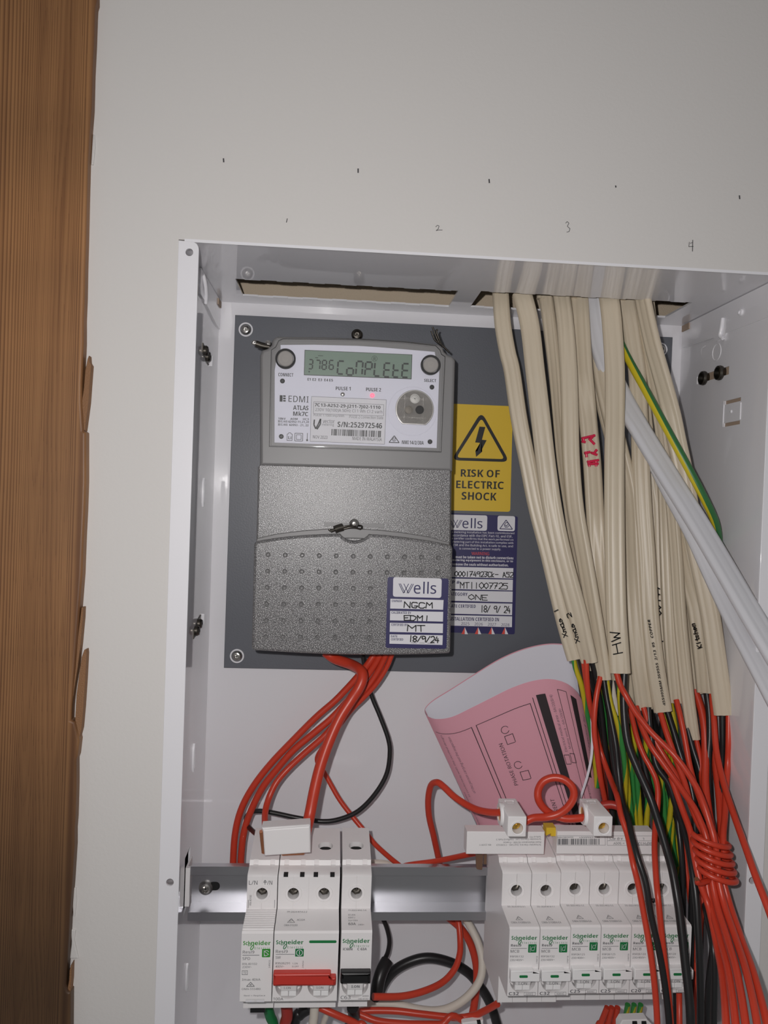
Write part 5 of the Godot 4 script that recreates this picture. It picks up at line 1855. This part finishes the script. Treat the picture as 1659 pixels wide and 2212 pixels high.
func build_cables() -> void:
	look_from(0, 0, 1)
	dice.seed = 5
	# left to right
	var a := sheathed("leftmost tan flat cable, running down to the pink form with writing near its end", 11.0, 5.4, 1, [[1081, 632, 34], [1086, 700, 34], [1096, 760, 33], [1106, 802, 32], [1121, 904, 34], [1140, 1000, 33], [1160, 1100, 33], [1186, 1200, 34], [1214, 1320, 34], [1230, 1380, 34], [1243, 1424, 33]], M.tan)
	note(a, "Xmas 1", 1226, 1374, 1204, 1313, 9, -51.5, 0.55)
	core(a, "earth", [[1238, 1420, -60], [1244, 1445, -60], [1256, 1480, -60], [1266, 1530, -64], [1280, 1600, -70], [1290, 1700, -75]])
	core(a, "black", [[1250, 1415, -57], [1262, 1460, -58], [1276, 1510, -60], [1290, 1580, -64], [1300, 1680, -68], [1318, 1790, -70]])
	core(a, "red", [[1260, 1425, -54], [1266, 1470, -54], [1273, 1515, -55], [1283, 1560, -58], [1297, 1620, -62], [1318, 1680, -50], [1333, 1720, -30], [1341, 1760, -18], [1356, 1806, -10], [1367, 1863, 2], [1378, 1908, 6], [1390, 1970, 10], [1406, 2063, 16], [1416, 2150, 19], [1421, 2240, 21]])
	var b := sheathed("second tan cable from the left, wide and bright with writing near its end", 12.6, 5.4, 0, [[1127, 632, 38], [1144, 701, 40], [1156, 802, 38], [1168, 904, 41], [1179, 1000, 42], [1193, 1100, 40], [1214, 1200, 38], [1246, 1320, 36], [1260, 1380, 30], [1273, 1431, 22]], M.tan)
	note(b, "Xmas 2", 1252, 1386, 1232, 1324, 9, -47.5, 0.55)
	core(b, "red", [[1266, 1425, -51], [1268, 1470, -51], [1273, 1515, -53], [1283, 1560, -58], [1294, 1620, -64], [1304, 1700, -68], [1310, 1760, -66]])
	core(b, "black", [[1277, 1425, -52], [1288, 1470, -54], [1298, 1530, -57], [1306, 1600, -60], [1318, 1700, -62], [1326, 1790, -60]])
	core(b, "earth", [[1284, 1430, -56], [1292, 1480, -60], [1304, 1540, -66], [1320, 1640, -74], [1334, 1780, -78]])
	var c := sheathed("narrow tan cable turned edge-on behind the second cable from the left", 9.4, 5.4, 2, [[1177, 631, 30], [1187, 701, 26], [1199, 802, 21], [1208, 904, 16], [1217, 1000, 15], [1232, 1100, 15], [1245, 1200, 15], [1258, 1320, 17], [1270, 1400, 18], [1276, 1448, 18]], M.tan)
	core(c, "black", [[1274, 1440, -64], [1290, 1520, -68], [1310, 1620, -72], [1330, 1720, -70], [1340, 1790, -66]])
	core(c, "red", [[1280, 1440, -66], [1296, 1540, -74], [1312, 1650, -78], [1320, 1790, -80]])
	var d := sheathed("tan cable left of the one with red marks, ending just above the pink form", 11.4, 5.4, 0.3, [[1212, 633, 38], [1221, 701, 38], [1228, 802, 35], [1231, 904, 34], [1234, 1000, 32], [1243, 1100, 29], [1261, 1200, 25], [1282, 1320, 22], [1294, 1400, 24], [1303, 1468, 27]], M.tan)
	core(d, "red", [[1297, 1462, -51], [1289, 1500, -48], [1284, 1545, -46], [1284, 1585, -45], [1290, 1630, -44], [1297, 1680, -46], [1305, 1720, -50], [1312, 1760, -55]])
	core(d, "black", [[1304, 1465, -53], [1311, 1510, -50], [1321, 1560, -46], [1330, 1610, -42], [1336, 1669, -38], [1343, 1726, -30], [1355, 1764, -18], [1365, 1806, -6], [1377, 1851, 3], [1395, 1908, 9], [1406, 1975, 13], [1425, 2063, 18], [1438, 2144, 21], [1447, 2240, 23]])
	core(d, "earth", [[1310, 1466, -54], [1319, 1520, -50], [1334, 1564, -48], [1344, 1612, -48], [1350, 1658, -50], [1351, 1700, -54], [1349, 1760, -58]])
	var e := sheathed("tan cable with thick red marker on it, just left of the wide upright one", 12.2, 5.4, 1.2, [[1250, 637, 36], [1255, 701, 31], [1261, 802, 30], [1270, 904, 41], [1279, 1000, 50], [1285, 1100, 46], [1293, 1200, 36], [1306, 1320, 30], [1316, 1420, 26], [1322, 1468, 22]], M.tan)
	var st := start()
	look_from(1060, 600, 3.95)
	for q in [[775, 1372, 890, 1345], [792, 1368, 792, 1408], [776, 1396, 808, 1402], [838, 1372, 886, 1420], [884, 1342, 842, 1384], [800, 1498, 850, 1486], [812, 1480, 820, 1532], [858, 1492, 908, 1512], [906, 1466, 880, 1500], [822, 1572, 922, 1556], [826, 1590, 918, 1586], [838, 1556, 842, 1612], [898, 1552, 900, 1610]]:
		var za := sheath_depth(600 + q[1] / 3.95, 1.2) + 3.4
		tube(st, PackedVector3Array([spot(q[0], q[1], za), spot(q[2], q[3], za)]), 0.0009, 8)
	part("red_marking", st, M.marker_red, e)
	look_from(0, 0, 1)
	note(e, "intercom", 1322, 1448, 1302, 1370, 8, -53.5, 0.6)
	core(e, "black", [[1318, 1462, -58], [1316, 1520, -56], [1320, 1600, -55], [1330, 1680, -52], [1346, 1760, -48], [1358, 1850, -40]])
	st = start()
	tube(st, curve(places([[1318, 1462, -59], [1324, 1500, -58], [1330, 1530, -58], [1333, 1546, -57]]), 4), 0.0021, 10)
	part("torn_sheath", st, M.cream, e)
	var f := sheathed("wide upright tan cable in front of the others, marked HW near its cut end", 12.8, 5.6, -0.6, [[1315, 640, 39], [1322, 701, 40], [1328, 802, 42], [1328, 904, 43], [1327, 1000, 43], [1327, 1100, 43], [1328, 1200, 43], [1331, 1320, 43], [1336, 1400, 41], [1340, 1454, 38]], M.tan)
	note(f, "HW", 1344, 1410, 1338, 1364, 20, -43.0, 0.7)
	core(f, "red", [[1331, 1450, -48], [1340, 1480, -44], [1352, 1503, -40], [1370, 1535, -37], [1385, 1555, -35], [1405, 1580, -32], [1430, 1605, -28], [1455, 1630, -24], [1480, 1662, -18], [1505, 1702, -10], [1521, 1740, -3], [1533, 1778, 2], [1542, 1810, 6], [1550, 1860, 9], [1552, 1900, 12], [1566, 1960, 20], [1590, 2030, 38], [1615, 2110, 62], [1640, 2240, 90]], 1.9)
	core(f, "black", [[1349, 1452, -48], [1347, 1520, -44], [1355, 1600, -38], [1377, 1660, -32], [1404, 1722, -25], [1424, 1782, -16], [1440, 1836, -8], [1452, 1880, -1], [1462, 1935, 6], [1470, 1990, 11], [1480, 2080, 18], [1489, 2160, 24], [1493, 2240, 28]], 2.4)
	core(f, "earth", [[1337, 1452, -51], [1339, 1510, -50], [1343, 1560, -52], [1350, 1640, -58], [1362, 1740, -62], [1368, 1800, -64]])
	var g2 := sheathed("tan cable emerging right of the wide upright one and ending lowest behind it", 11.0, 5.2, 2.6, [[1284, 650, 30], [1281, 740, 30], [1294, 820, 32], [1312, 900, 32], [1338, 1000, 30], [1352, 1100, 24], [1355, 1200, 22], [1358, 1320, 22], [1362, 1420, 22], [1366, 1538, 22]], M.tan)
	core(g2, "red", [[1361, 1530, -60], [1375, 1590, -50], [1390, 1630, -44], [1404, 1656, -40], [1416, 1682, -36], [1421, 1710, -32], [1420, 1745, -28], [1416, 1780, -24], [1414, 1822, -16], [1415, 1860, -8], [1418, 1905, 0], [1422, 1945, 6], [1429, 2015, 10], [1438, 2095, 14], [1446, 2170, 16], [1450, 2240, 17]])
	core(g2, "black", [[1368, 1532, -62], [1380, 1600, -60], [1400, 1690, -54], [1424, 1780, -46], [1446, 1860, -36], [1456, 1960, -30], [1462, 2240, -24]], 2.0)
	core(g2, "earth", [[1364, 1532, -64], [1370, 1600, -64], [1376, 1680, -64], [1384, 1790, -64]], 1.9)
	var g := sheathed("tan cable that sweeps out to the right below the wide upright one", 12.2, 5.4, 1.8, [[1292, 655, 30], [1300, 800, 30], [1330, 940, 30], [1354, 1040, 28], [1362, 1100, 26], [1366, 1200, 26], [1371, 1320, 34], [1377, 1400, 38], [1386, 1480, 42], [1393, 1532, 44]], M.tan)
	core(g, "red", [[1374, 1526, -56], [1386, 1570, -48], [1406, 1612, -40], [1430, 1646, -34], [1456, 1682, -27], [1480, 1716, -19], [1500, 1746, -11], [1514, 1776, -5], [1525, 1806, 0], [1536, 1860, 5], [1538, 1900, 10], [1550, 1960, 19], [1572, 2030, 37], [1594, 2110, 60], [1614, 2240, 88]], 1.9)
	core(g, "red", [[1390, 1528, -57], [1410, 1590, -52], [1435, 1634, -46], [1460, 1674, -38], [1485, 1722, -28], [1505, 1772, -15], [1524, 1812, -6], [1528, 1860, 0], [1526, 1900, 6], [1536, 1960, 14], [1556, 2030, 32], [1576, 2110, 56], [1592, 2240, 86]], 1.9)
	core(g, "black", [[1400, 1528, -57], [1405, 1580, -52], [1417, 1650, -44], [1444, 1692, -36], [1459, 1737, -28], [1474, 1783, -18], [1487, 1830, -8], [1496, 1886, 2], [1504, 1945, 9], [1510, 2047, 16], [1513, 2150, 20], [1513, 2240, 22]], 2.0)
	core(g, "earth", [[1396, 1528, -62], [1396, 1620, -62], [1400, 1700, -64], [1396, 1790, -64]], 1.9)
	var h := sheathed("tan cable with small printed text, right of the one sweeping outwards", 11.6, 5.4, 1.0, [[1352, 645, 32], [1362, 701, 36], [1369, 752, 37], [1376, 802, 37], [1381, 900, 38], [1384, 1000, 37], [1389, 1100, 36], [1396, 1200, 36], [1403, 1320, 33], [1412, 1411, 34], [1422, 1480, 37], [1432, 1537, 38]], M.tan)
	st = start()
	write(st, "455995MM 3S9555  2/13  95   COPPER", spot(1438, 1524, -50), spot(1404, 1338, -51.5) - spot(1438, 1524, -50), mm(-1.7, 0, 0), true)
	part("printed_text", st, M.ink, h)
	core(h, "red", [[1424, 1530, -56], [1437, 1575, -48], [1450, 1612, -42], [1465, 1654, -35], [1479, 1692, -28], [1490, 1732, -20], [1510, 1782, -9], [1530, 1812, -3], [1545, 1860, 2], [1562, 1905, 8], [1578, 1960, 16], [1602, 2030, 34], [1630, 2110, 58], [1662, 2240, 84]], 1.9)
	core(h, "black", [[1440, 1532, -57], [1455, 1580, -53], [1470, 1630, -48], [1490, 1690, -40], [1500, 1750, -34], [1500, 1850, -28], [1494, 1960, -24], [1490, 2240, -20]], 2.0)
	core(h, "earth", [[1432, 1532, -60], [1448, 1590, -60], [1456, 1660, -62], [1452, 1740, -64], [1452, 1810, -64], [1460, 1870, -64]], 1.9)
	var i2 := sheathed("slim tan cable with dark writing, half hidden right of the printed one", 8.0, 5.0, 2.4, [[1368, 655, 24], [1380, 760, 24], [1392, 860, 26], [1402, 960, 26], [1412, 1050, 24], [1418, 1100, 22], [1421, 1200, 22], [1426, 1320, 20], [1434, 1420, 20], [1442, 1500, 20]], M.tan)
	note(i2, "I Wm", 1433, 1400, 1424, 1270, 8, -63.0, 0.8)
	core(i2, "earth", [[1444, 1495, -66], [1458, 1570, -62], [1464, 1640, -62], [1452, 1720, -63], [1442, 1820, -63]], 1.9)
	core(i2, "black", [[1440, 1495, -66], [1430, 1580, -66], [1440, 1680, -66], [1470, 1800, -60]], 2.0)
	var i := sheathed("slender tan cable cut level with the printed one, beside it on the right", 8.8, 5.2, 1.6, [[1375, 650, 14], [1386, 701, 14], [1400, 760, 20], [1412, 802, 22], [1424, 853, 23], [1431, 904, 23], [1433, 1000, 22], [1437, 1100, 20], [1440, 1200, 23], [1445, 1320, 24], [1451, 1411, 22], [1461, 1518, 22]], M.tan)
	core(i, "red", [[1461, 1512, -56], [1470, 1550, -50], [1480, 1600, -44], [1489, 1650, -38], [1500, 1692, -31], [1517, 1740, -22], [1538, 1790, -9], [1556, 1830, -2]], 1.8)
	core(i, "black", [[1470, 1512, -57], [1482, 1560, -53], [1496, 1615, -48], [1510, 1660, -43], [1519, 1710, -38], [1522, 1780, -34], [1518, 1900, -30], [1524, 1960, -10], [1538, 2031, 8], [1543, 2095, 14], [1541, 2240, 18]], 1.9)
	var j := sheathed("thin tan cable with the longest sheath, its cut end hanging lowest of all", 8.4, 5.4, 0.7, [[1378, 652, 14], [1390, 720, 14], [1408, 802, 16], [1424, 900, 16], [1437, 1000, 17], [1447, 1050, 17], [1453, 1100, 17], [1461, 1200, 17], [1468, 1320, 18], [1476, 1411, 19], [1485, 1500, 22], [1498, 1597, 24]], M.tan)
	core(j, "red", [[1502, 1590, -52], [1511, 1632, -46], [1517, 1690, -38], [1528, 1750, -26], [1545, 1810, -10]], 1.7)
	core(j, "black", [[1492, 1590, -53], [1500, 1630, -48], [1514, 1680, -42], [1520, 1750, -40], [1516, 1900, -36], [1508, 2240, -24]], 1.9)
	var k := sheathed("tan cable slit open at its end, tucked behind the one marked kitchen", 9.6, 4.6, 2.0, [[1400, 655, 16], [1425, 900, 16], [1450, 1080, 16], [1466, 1200, 16], [1478, 1300, 18], [1489, 1400, 22], [1505, 1498, 28]], M.tan)
	core(k, "red", [[1501, 1490, -62], [1514, 1530, -56], [1522, 1575, -50], [1524, 1630, -44], [1523, 1690, -36], [1529, 1745, -26], [1538, 1795, -12], [1550, 1830, -4]], 2.5)
	core(k, "black", [[1492, 1490, -64], [1500, 1540, -64], [1508, 1620, -60], [1512, 1700, -56], [1502, 1800, -50], [1498, 1940, -44], [1506, 2240, -36]], 1.9)
	var l := sheathed("tan cable with kitchen handwritten on it, second from the right", 11.0, 5.2, 0.8, [[1383, 655, 16], [1397, 720, 16], [1412, 802, 18], [1432, 900, 19], [1446, 1000, 18], [1462, 1100, 18], [1478, 1200, 20], [1490, 1260, 26], [1504, 1320, 31], [1515, 1411, 26], [1523, 1496, 22]], M.tan)
	note(l, "Kitchen", 1516, 1398, 1500, 1345, 9, -46.5, 0.6)
	core(l, "red", [[1536, 1490, -54], [1542, 1550, -44], [1546, 1610, -36], [1553, 1652, -28], [1566, 1702, -16], [1586, 1762, 0], [1611, 1832, 18], [1632, 1892, 32], [1662, 1970, 46], [1700, 2080, 60]], 1.9)
	core(l, "black", [[1526, 1490, -55], [1532, 1540, -50], [1533, 1590, -46], [1530, 1650, -42], [1534, 1740, -36], [1538, 1830, -30]], 2.2)
	core(l, "red", [[1530, 1492, -58], [1540, 1600, -50], [1547, 1660, -42], [1554, 1720, -30], [1559, 1790, -14], [1562, 1830, -6]], 2.4)
	var m := sheathed("rightmost tan cable, running down beside the bare right-hand cabinet wall", 12.0, 5.4, -1.4, [[1390, 652, 17], [1400, 701, 16], [1412, 752, 19], [1426, 802, 21], [1440, 853, 24], [1452, 904, 31], [1462, 954, 32], [1474, 1010, 32], [1486, 1080, 32], [1496, 1140, 34], [1508, 1200, 36], [1533, 1320, 34], [1546, 1411, 35], [1564, 1544, 38]], M.tan)
	core(m, "red", [[1574, 1536, -39], [1574, 1600, -35], [1572, 1650, -34], [1568, 1705, -26], [1566, 1760, -14], [1562, 1805, -4], [1564, 1850, 3]], 1.9)
	core(m, "black", [[1560, 1536, -41], [1561, 1600, -39], [1560, 1660, -38], [1558, 1720, -30], [1555, 1800, -20]], 1.9)
	core(m, "earth", [[1567, 1536, -43], [1565, 1575, -46], [1560, 1640, -58], [1556, 1720, -60]], 1.7)
	# white cables and the earth wire that lead out over the right-hand side
	sheathed("thick white cable slanting across the tan ones and out over the right edge", 14.5, 7.0, 0, [[1281, 640, 30, -80], [1289, 701, 32, -79.5], [1306, 772, 36, -79], [1335, 845, 44, -77], [1384, 930, 54, -62], [1440, 1022, 56, -48], [1505, 1126, 58, -30], [1570, 1236, 60, -10], [1640, 1356, 62, 12], [1740, 1520, 64, 40]], M.white_pvc, "white cables on the right", true)
	sheathed("thinner white cable coming out from under the thick white one at the right edge", 12.5, 6.0, 0, [[1400, 960, 30, -70], [1450, 1060, 34, -60], [1500, 1152, 38, -46], [1545, 1250, 42, -32], [1590, 1345, 46, -14], [1640, 1440, 48, 4], [1720, 1590, 50, 30]], M.white_pvc, "white cables on the right", true)
	var w := thing("earth_wire", "green and yellow earth wire lying along the thick white cable", "wire", spot(1400, 855, -60))
	st = start()
	tube(st, curve(places([[1318, 690, -86], [1352, 765, -74], [1394, 842, -58], [1440, 926, -46], [1486, 1010, -39], [1524, 1082, -38], [1546, 1132, -44], [1552, 1180, -54], [1548, 1240, -60]]), 7), 0.0026, 14, [Color(0.62, 0.50, 0.02), Color(0.035, 0.16, 0.05), 1.0])
	part("insulation", st, M.striped, w)
	# earths gathered behind the busbar
	var n := 0
	for q in [[1352, 1640, 1366, 1800, -66], [1362, 1640, 1376, 1800, -68], [1372, 1655, 1386, 1800, -70], [1402, 1640, 1414, 1760, -70], [1430, 1690, 1440, 1860, -66], [1438, 1690, 1448, 1870, -68], [1446, 1690, 1456, 1870, -66], [1454, 1700, 1462, 1860, -70], [1424, 1690, 1436, 1840, -72]]:
		var x := thing("earth_wire", "green and yellow earth wire in the dark bundle behind the busbars", "wire", spot(q[2], q[3], q[4]), "earths bundled behind the busbars")
		st = start()
		tube(st, curve(places([[q[0] - 14, q[1] - 90, q[4] + 2], [q[0], q[1], q[4]], [(q[0] + q[2]) / 2 + 1, (q[1] + q[3]) / 2, q[4]], [q[2], q[3], q[4]], [q[2] + 4, q[3] + 60, q[4] - 6]]), 6), 0.0019, 12, GREEN_YELLOW)
		part("insulation", st, M.striped, x)
		n += 1
	# the tie of red wire round the bundle
	var tie := thing("wire_tie", "red wire wound five times round the bundle of red cores", "wire", spot(1545, 1900, 5))
	st = start()
	var turnsp := []
	for q in 4 * 18 + 12:
		var t := q / 18.0
		var cx := lerpf(1533, 1550, t / 4.6)
		var cy := lerpf(1808, 1894, t / 4.6)
		var ang := PI + t * TAU
		var mid := spot(cx, cy, lerpf(0.0, 8.0, t / 4.6))
		turnsp.append(mid + Vector3(cos(ang) * 0.0103, cos(ang) * -0.0018, sin(ang) * 0.0085 * -1.0))
	turnsp.append(spot(1512, 1908, 15))
	turnsp.append(spot(1507, 1902, 16))
	tube(st, curve(turnsp, 2), 0.0016, 12)
	part("insulation", st, M.red, tie)
	st = start()
	rod(st, spot(1507, 1902, 16), spot(1504, 1898, 16.5), 0.0012, 10)
	part("bare_end", st, M.copper, tie)
	# loose single wires around the breaker row
	wire("red_wire", "red wire dropping straight down below the last circuit breaker", [[1466, 2080, -30], [1467, 2140, -12], [1468, 2240, 0]], M.red, 1.7)
	wire("red_wire", "red wire leaning behind the black ones right of the last circuit breaker", [[1470, 1760, -50], [1480, 1860, -40], [1490, 1930, -34], [1500, 2030, -26], [1506, 2240, -16]], M.red, 1.8)
	wire("red_wire", "red wire coming out at the left foot of the tied bundle", [[1450, 1680, -30], [1474, 1748, -18], [1492, 1800, -6], [1500, 1850, 2], [1513, 1908, 9], [1531, 1960, 14], [1548, 2040, 30], [1562, 2120, 54], [1570, 2240, 84]], M.red, 1.9)
	wire("red_wire", "red wire slanting left under the tie of the bundle", [[1524, 1900, -16], [1517, 1940, -14], [1513, 1990, -12], [1508, 2080, -10]], M.red, 1.8)
	wire("black_wire", "thin black wire upright behind the wires at the last circuit breaker", [[1460, 1700, -44], [1464, 1774, -36], [1470, 1828, -30], [1475, 1897, -26], [1476, 1980, -24]], M.black_pvc, 1.7)
	wire("black_wire", "black wire low on the right between the breakers and the red bundle", [[1522, 1900, -20], [1530, 1976, -12], [1540, 2040, -6], [1532, 2120, -2], [1526, 2240, 0]], M.black_pvc, 2.0)
	wire("black_wire", "black wire behind the green and yellow ones above the long busbar", [[1338, 1500, -66], [1352, 1600, -72], [1376, 1700, -76], [1396, 1800, -76]], M.black_pvc, 3.4)
	wire("black_wire", "black wire deep behind the red cores, left of the tied bundle", [[1400, 1540, -70], [1430, 1640, -76], [1448, 1740, -80], [1462, 1880, -80]], M.black_pvc, 4.0)
	wire("black_wire", "black wire deep in shade beside the right end of the curled form", [[1290, 1470, -66], [1306, 1560, -76], [1318, 1660, -80], [1336, 1790, -80]], M.black_pvc, 3.6)
	wire("black_wire", "black wire deep behind the thick red core of the slit cable", [[1490, 1540, -72], [1506, 1640, -70], [1512, 1760, -66], [1506, 1900, -60], [1500, 2200, -50]], M.black_pvc, 4.0)

func wire(called: String, label: String, rows: Array, m: Material, r: float) -> Node3D:
	var line := curve(places(run_on(rows)), 8)
	var o := thing(called, label, "wire", line[-1])
	var st := start()
	tube(st, line, r * 0.001, 14)
	part("insulation", st, m, o)
	return o

func build_tails() -> void:
	look_from(480, 1400, 3.95)
	# below the meter
	wire("meter_tail", "thickest red cable, from the meter down to the white shroud", [[880, 30, -92], [960, 90, -90], [1100, 140, -82], [1180, 190, -72], [1196, 255, -68], [1165, 340, -66], [1100, 440, -65], [1000, 600, -62], [910, 800, -58], [840, 1000, -54], [790, 1200, -50], [745, 1430, -45], [715, 1560, -38], [700, 1620, -34]], M.red, 3.5)
	wire("meter_tail", "outermost red cable in the fan below the meter, curving far left", [[1300, 50, -92], [1240, 140, -92], [1150, 250, -94], [1040, 370, -95], [950, 460, -95], [800, 590, -95], [620, 770, -95], [420, 980, -95], [265, 1180, -95], [160, 1380, -95], [108, 1600, -95], [92, 1900, -95], [100, 2100, -95]], M.red, 2.3)
	wire("meter_tail", "red cable beside the outermost one in the fan below the meter", [[1352, 50, -90], [1290, 160, -92], [1200, 290, -94], [1060, 460, -94], [930, 600, -94], [800, 710, -94], [610, 870, -94], [470, 1030, -94], [345, 1190, -94], [245, 1390, -94], [180, 1600, -94], [156, 1900, -94], [160, 2100, -94]], M.red, 2.3)
	wire("meter_tail", "inner red cable of the fan below the meter, bending into the surge protector", [[1400, 50, -88], [1340, 180, -90], [1250, 320, -91], [1100, 500, -92], [960, 650, -92], [860, 760, -91], [700, 900, -90], [560, 1030, -88], [460, 1150, -84], [395, 1290, -80], [365, 1420, -72], [370, 1560, -58]], M.red, 2.1)
	wire("red_wire", "thin red wire crossing under the black loop and curving behind the rail", [[1450, 50, -86], [1400, 170, -87], [1310, 310, -88], [1200, 430, -90], [1100, 530, -92], [980, 690, -96], [850, 860, -100], [810, 960, -104], [875, 1070, -104], [1000, 1290, -100], [1130, 1460, -96], [1230, 1580, -92], [1300, 1670, -90], [1420, 1780, -90], [1520, 1860, -90]], M.red, 1.7)
	wire("black_wire", "black wire that makes a wide loop below the meter to the surge protector", [[1200, 40, -100], [1215, 160, -100], [1270, 390, -100], [1350, 590, -98], [1415, 770, -96], [1430, 900, -95], [1400, 1080, -94], [1300, 1250, -93], [1160, 1390, -93], [1000, 1460, -94], [850, 1478, -95], [650, 1450, -96], [450, 1408, -98], [330, 1390, -99], [255, 1398, -100], [205, 1440, -100], [215, 1510, -96], [265, 1565, -84], [320, 1605, -66]], M.black_pvc, 1.6)
	look_from(0, 0, 1)
	# between the two groups of breakers
	wire("red_wire", "red wire with an arched bend, from the short busbar's terminal down behind the rail", [[1082, 1755, -20], [1060, 1755, -26], [1034, 1750, -34], [1009, 1739, -42], [980, 1720, -50], [958, 1699, -56], [944, 1690, -60], [931, 1697, -66], [925, 1726, -72], [927, 1764, -78], [937, 1807, -84], [946, 1848, -90], [958, 1900, -94], [980, 1960, -94], [990, 1990, -92], [994, 2030, -86], [993, 2061, -80], [982, 2093, -74], [957, 2121, -68], [918, 2140, -60], [868, 2152, -54], [806, 2153, -48]], M.red, 2.1)
	wire("red_wire", "looped red wire joining the two feed terminals", [[1134, 1775, -19], [1152, 1767, -19], [1180, 1765, -19], [1205, 1759, -18], [1226, 1744, -17], [1239, 1722, -17], [1236, 1700, -18], [1218, 1684, -20], [1195, 1680, -22], [1174, 1688, -23], [1163, 1706, -23], [1163, 1726, -22], [1174, 1745, -22], [1194, 1760, -22], [1220, 1768, -20], [1244, 1768, -19], [1266, 1765, -19]], M.red, 2.3)
	wire("red_wire", "red wire reaching from behind the rail up to the short busbar cover", [[866, 1884, -90], [876, 1870, -88], [943, 1860, -82], [1006, 1847, -66], [1045, 1840, -50]], M.red, 1.8)
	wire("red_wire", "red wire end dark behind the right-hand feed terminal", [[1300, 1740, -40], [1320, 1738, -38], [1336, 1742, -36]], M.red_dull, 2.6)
	wire("red_wire", "broad red wire hanging behind the white one under the rail", [[960, 1975, -98], [990, 2000, -100], [1012, 2030, -100], [1026, 2070, -98], [1030, 2110, -96], [1026, 2160, -92], [1014, 2240, -88]], M.red, 2.6)
	wire("white_wire", "thick white wire curving under the rail to the breakers' foot", [[1000, 1975, -92], [1018, 2005, -90], [1034, 2040, -84], [1042, 2080, -78], [1036, 2118, -74], [1010, 2153, -72], [975, 2176, -72], [940, 2184, -74], [900, 2180, -78], [856, 2170, -82], [812, 2168, -84], [780, 2170, -86]], M.cream, 2.7)
	wire("black_cable", "thick black cable arching below the rail", [[815, 2180, -104], [822, 2140, -106], [846, 2102, -106], [882, 2079, -106], [924, 2069, -106], [970, 2078, -106], [1010, 2100, -106], [1036, 2130, -106], [1056, 2162, -106], [1070, 2200, -104], [1078, 2250, -102]], M.black_pvc, 3.4)
	wire("black_wire", "black wire hanging from the rail into the thick black cable's joint", [[822, 1975, -100], [834, 2000, -100], [841, 2030, -100], [838, 2056, -100], [828, 2080, -100], [824, 2110, -100]], M.black_pvc, 1.6)
	wire("black_cable", "black lug bundle beside the foot of the main breaker", [[836, 2076, -98], [824, 2100, -92], [816, 2130, -88], [812, 2170, -86]], M.black_pvc, 4.4)
	wire("red_wire", "uppermost of the red wires sweeping along the foot of the picture", [[770, 2186, -66], [803, 2183, -66], [856, 2184, -64], [907, 2190, -62], [983, 2198, -60], [1021, 2194, -58], [1046, 2184, -54], [1075, 2168, -46]], M.red, 2.1)
	wire("red_wire", "lower red wire sweeping along the foot of the picture", [[752, 2180, -56], [784, 2194, -54], [818, 2206, -52], [880, 2212, -52], [950, 2213, -54], [1010, 2214, -58]], M.red, 2.1)
	wire("red_wire", "red wire leaving the foot of the main switch to the right", [[690, 2176, -44], [726, 2192, -42], [770, 2212, -42], [800, 2240, -42]], M.red, 2.1)
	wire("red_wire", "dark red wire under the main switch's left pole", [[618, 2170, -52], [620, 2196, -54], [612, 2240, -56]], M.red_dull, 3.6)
	wire("white_wire", "white wire standing under the main switch's right pole", [[680, 2168, -40], [678, 2196, -40], [674, 2240, -40]], M.cream, 2.8)
	wire("white_wire", "white wire slanting beside the one under the main switch", [[712, 2172, -52], [704, 2196, -54], [694, 2240, -56]], M.cream, 1.9)
	wire("black_wire", "dark wire curving under the main switch between red and white ones", [[668, 2178, -60], [648, 2192, -60], [634, 2220, -60]], M.black_pvc, 3.4)
	wire("black_wire", "black wire stub under the foot of the main breaker", [[762, 2176, -46], [764, 2198, -50], [752, 2240, -54]], M.black_pvc, 3.8)
	wire("green_wire", "green earth wire stub under the surge protector's foot", [[578, 2176, -56], [584, 2196, -58], [596, 2240, -60]], M.green, 3.2)
	wire("white_wire", "cream wire end just above the rail beside the main breaker", [[790, 1864, -94], [815, 1864, -94], [842, 1868, -94], [862, 1884, -94]], M.cream, 2.2)
	var n := 0
	for q in [[1322, 2176, 1306, 2240], [1334, 2176, 1322, 2240], [1312, 2176, 1286, 2240]]:
		wire("red_wire", ["left red wire of the three under the C25 breakers", "middle red wire of the three under the C25 breakers", "right red wire of the three under the C25 breakers"][[1, 2, 0][n]], [[q[0], q[1], -60], [(q[0] + q[2]) / 2.0, (q[1] + q[3]) / 2.0, -62], [q[2], q[3], -64]], M.red, 1.9)
		n += 1
	n = 0
	for q in [1352, 1366, 1380]:
		var o := thing("earth_wire", ["left", "middle", "right"][n] + " green and yellow wire of the three under the C20 breaker", "wire", spot(q, 2240, -66))
		var st := start()
		tube(st, curve(places([[q + 4, 2170, -64], [q, 2196, -66], [q - 4, 2240, -68]]), 6), 0.0018, 12, GREEN_YELLOW)
		part("insulation", st, M.striped, o)
		n += 1
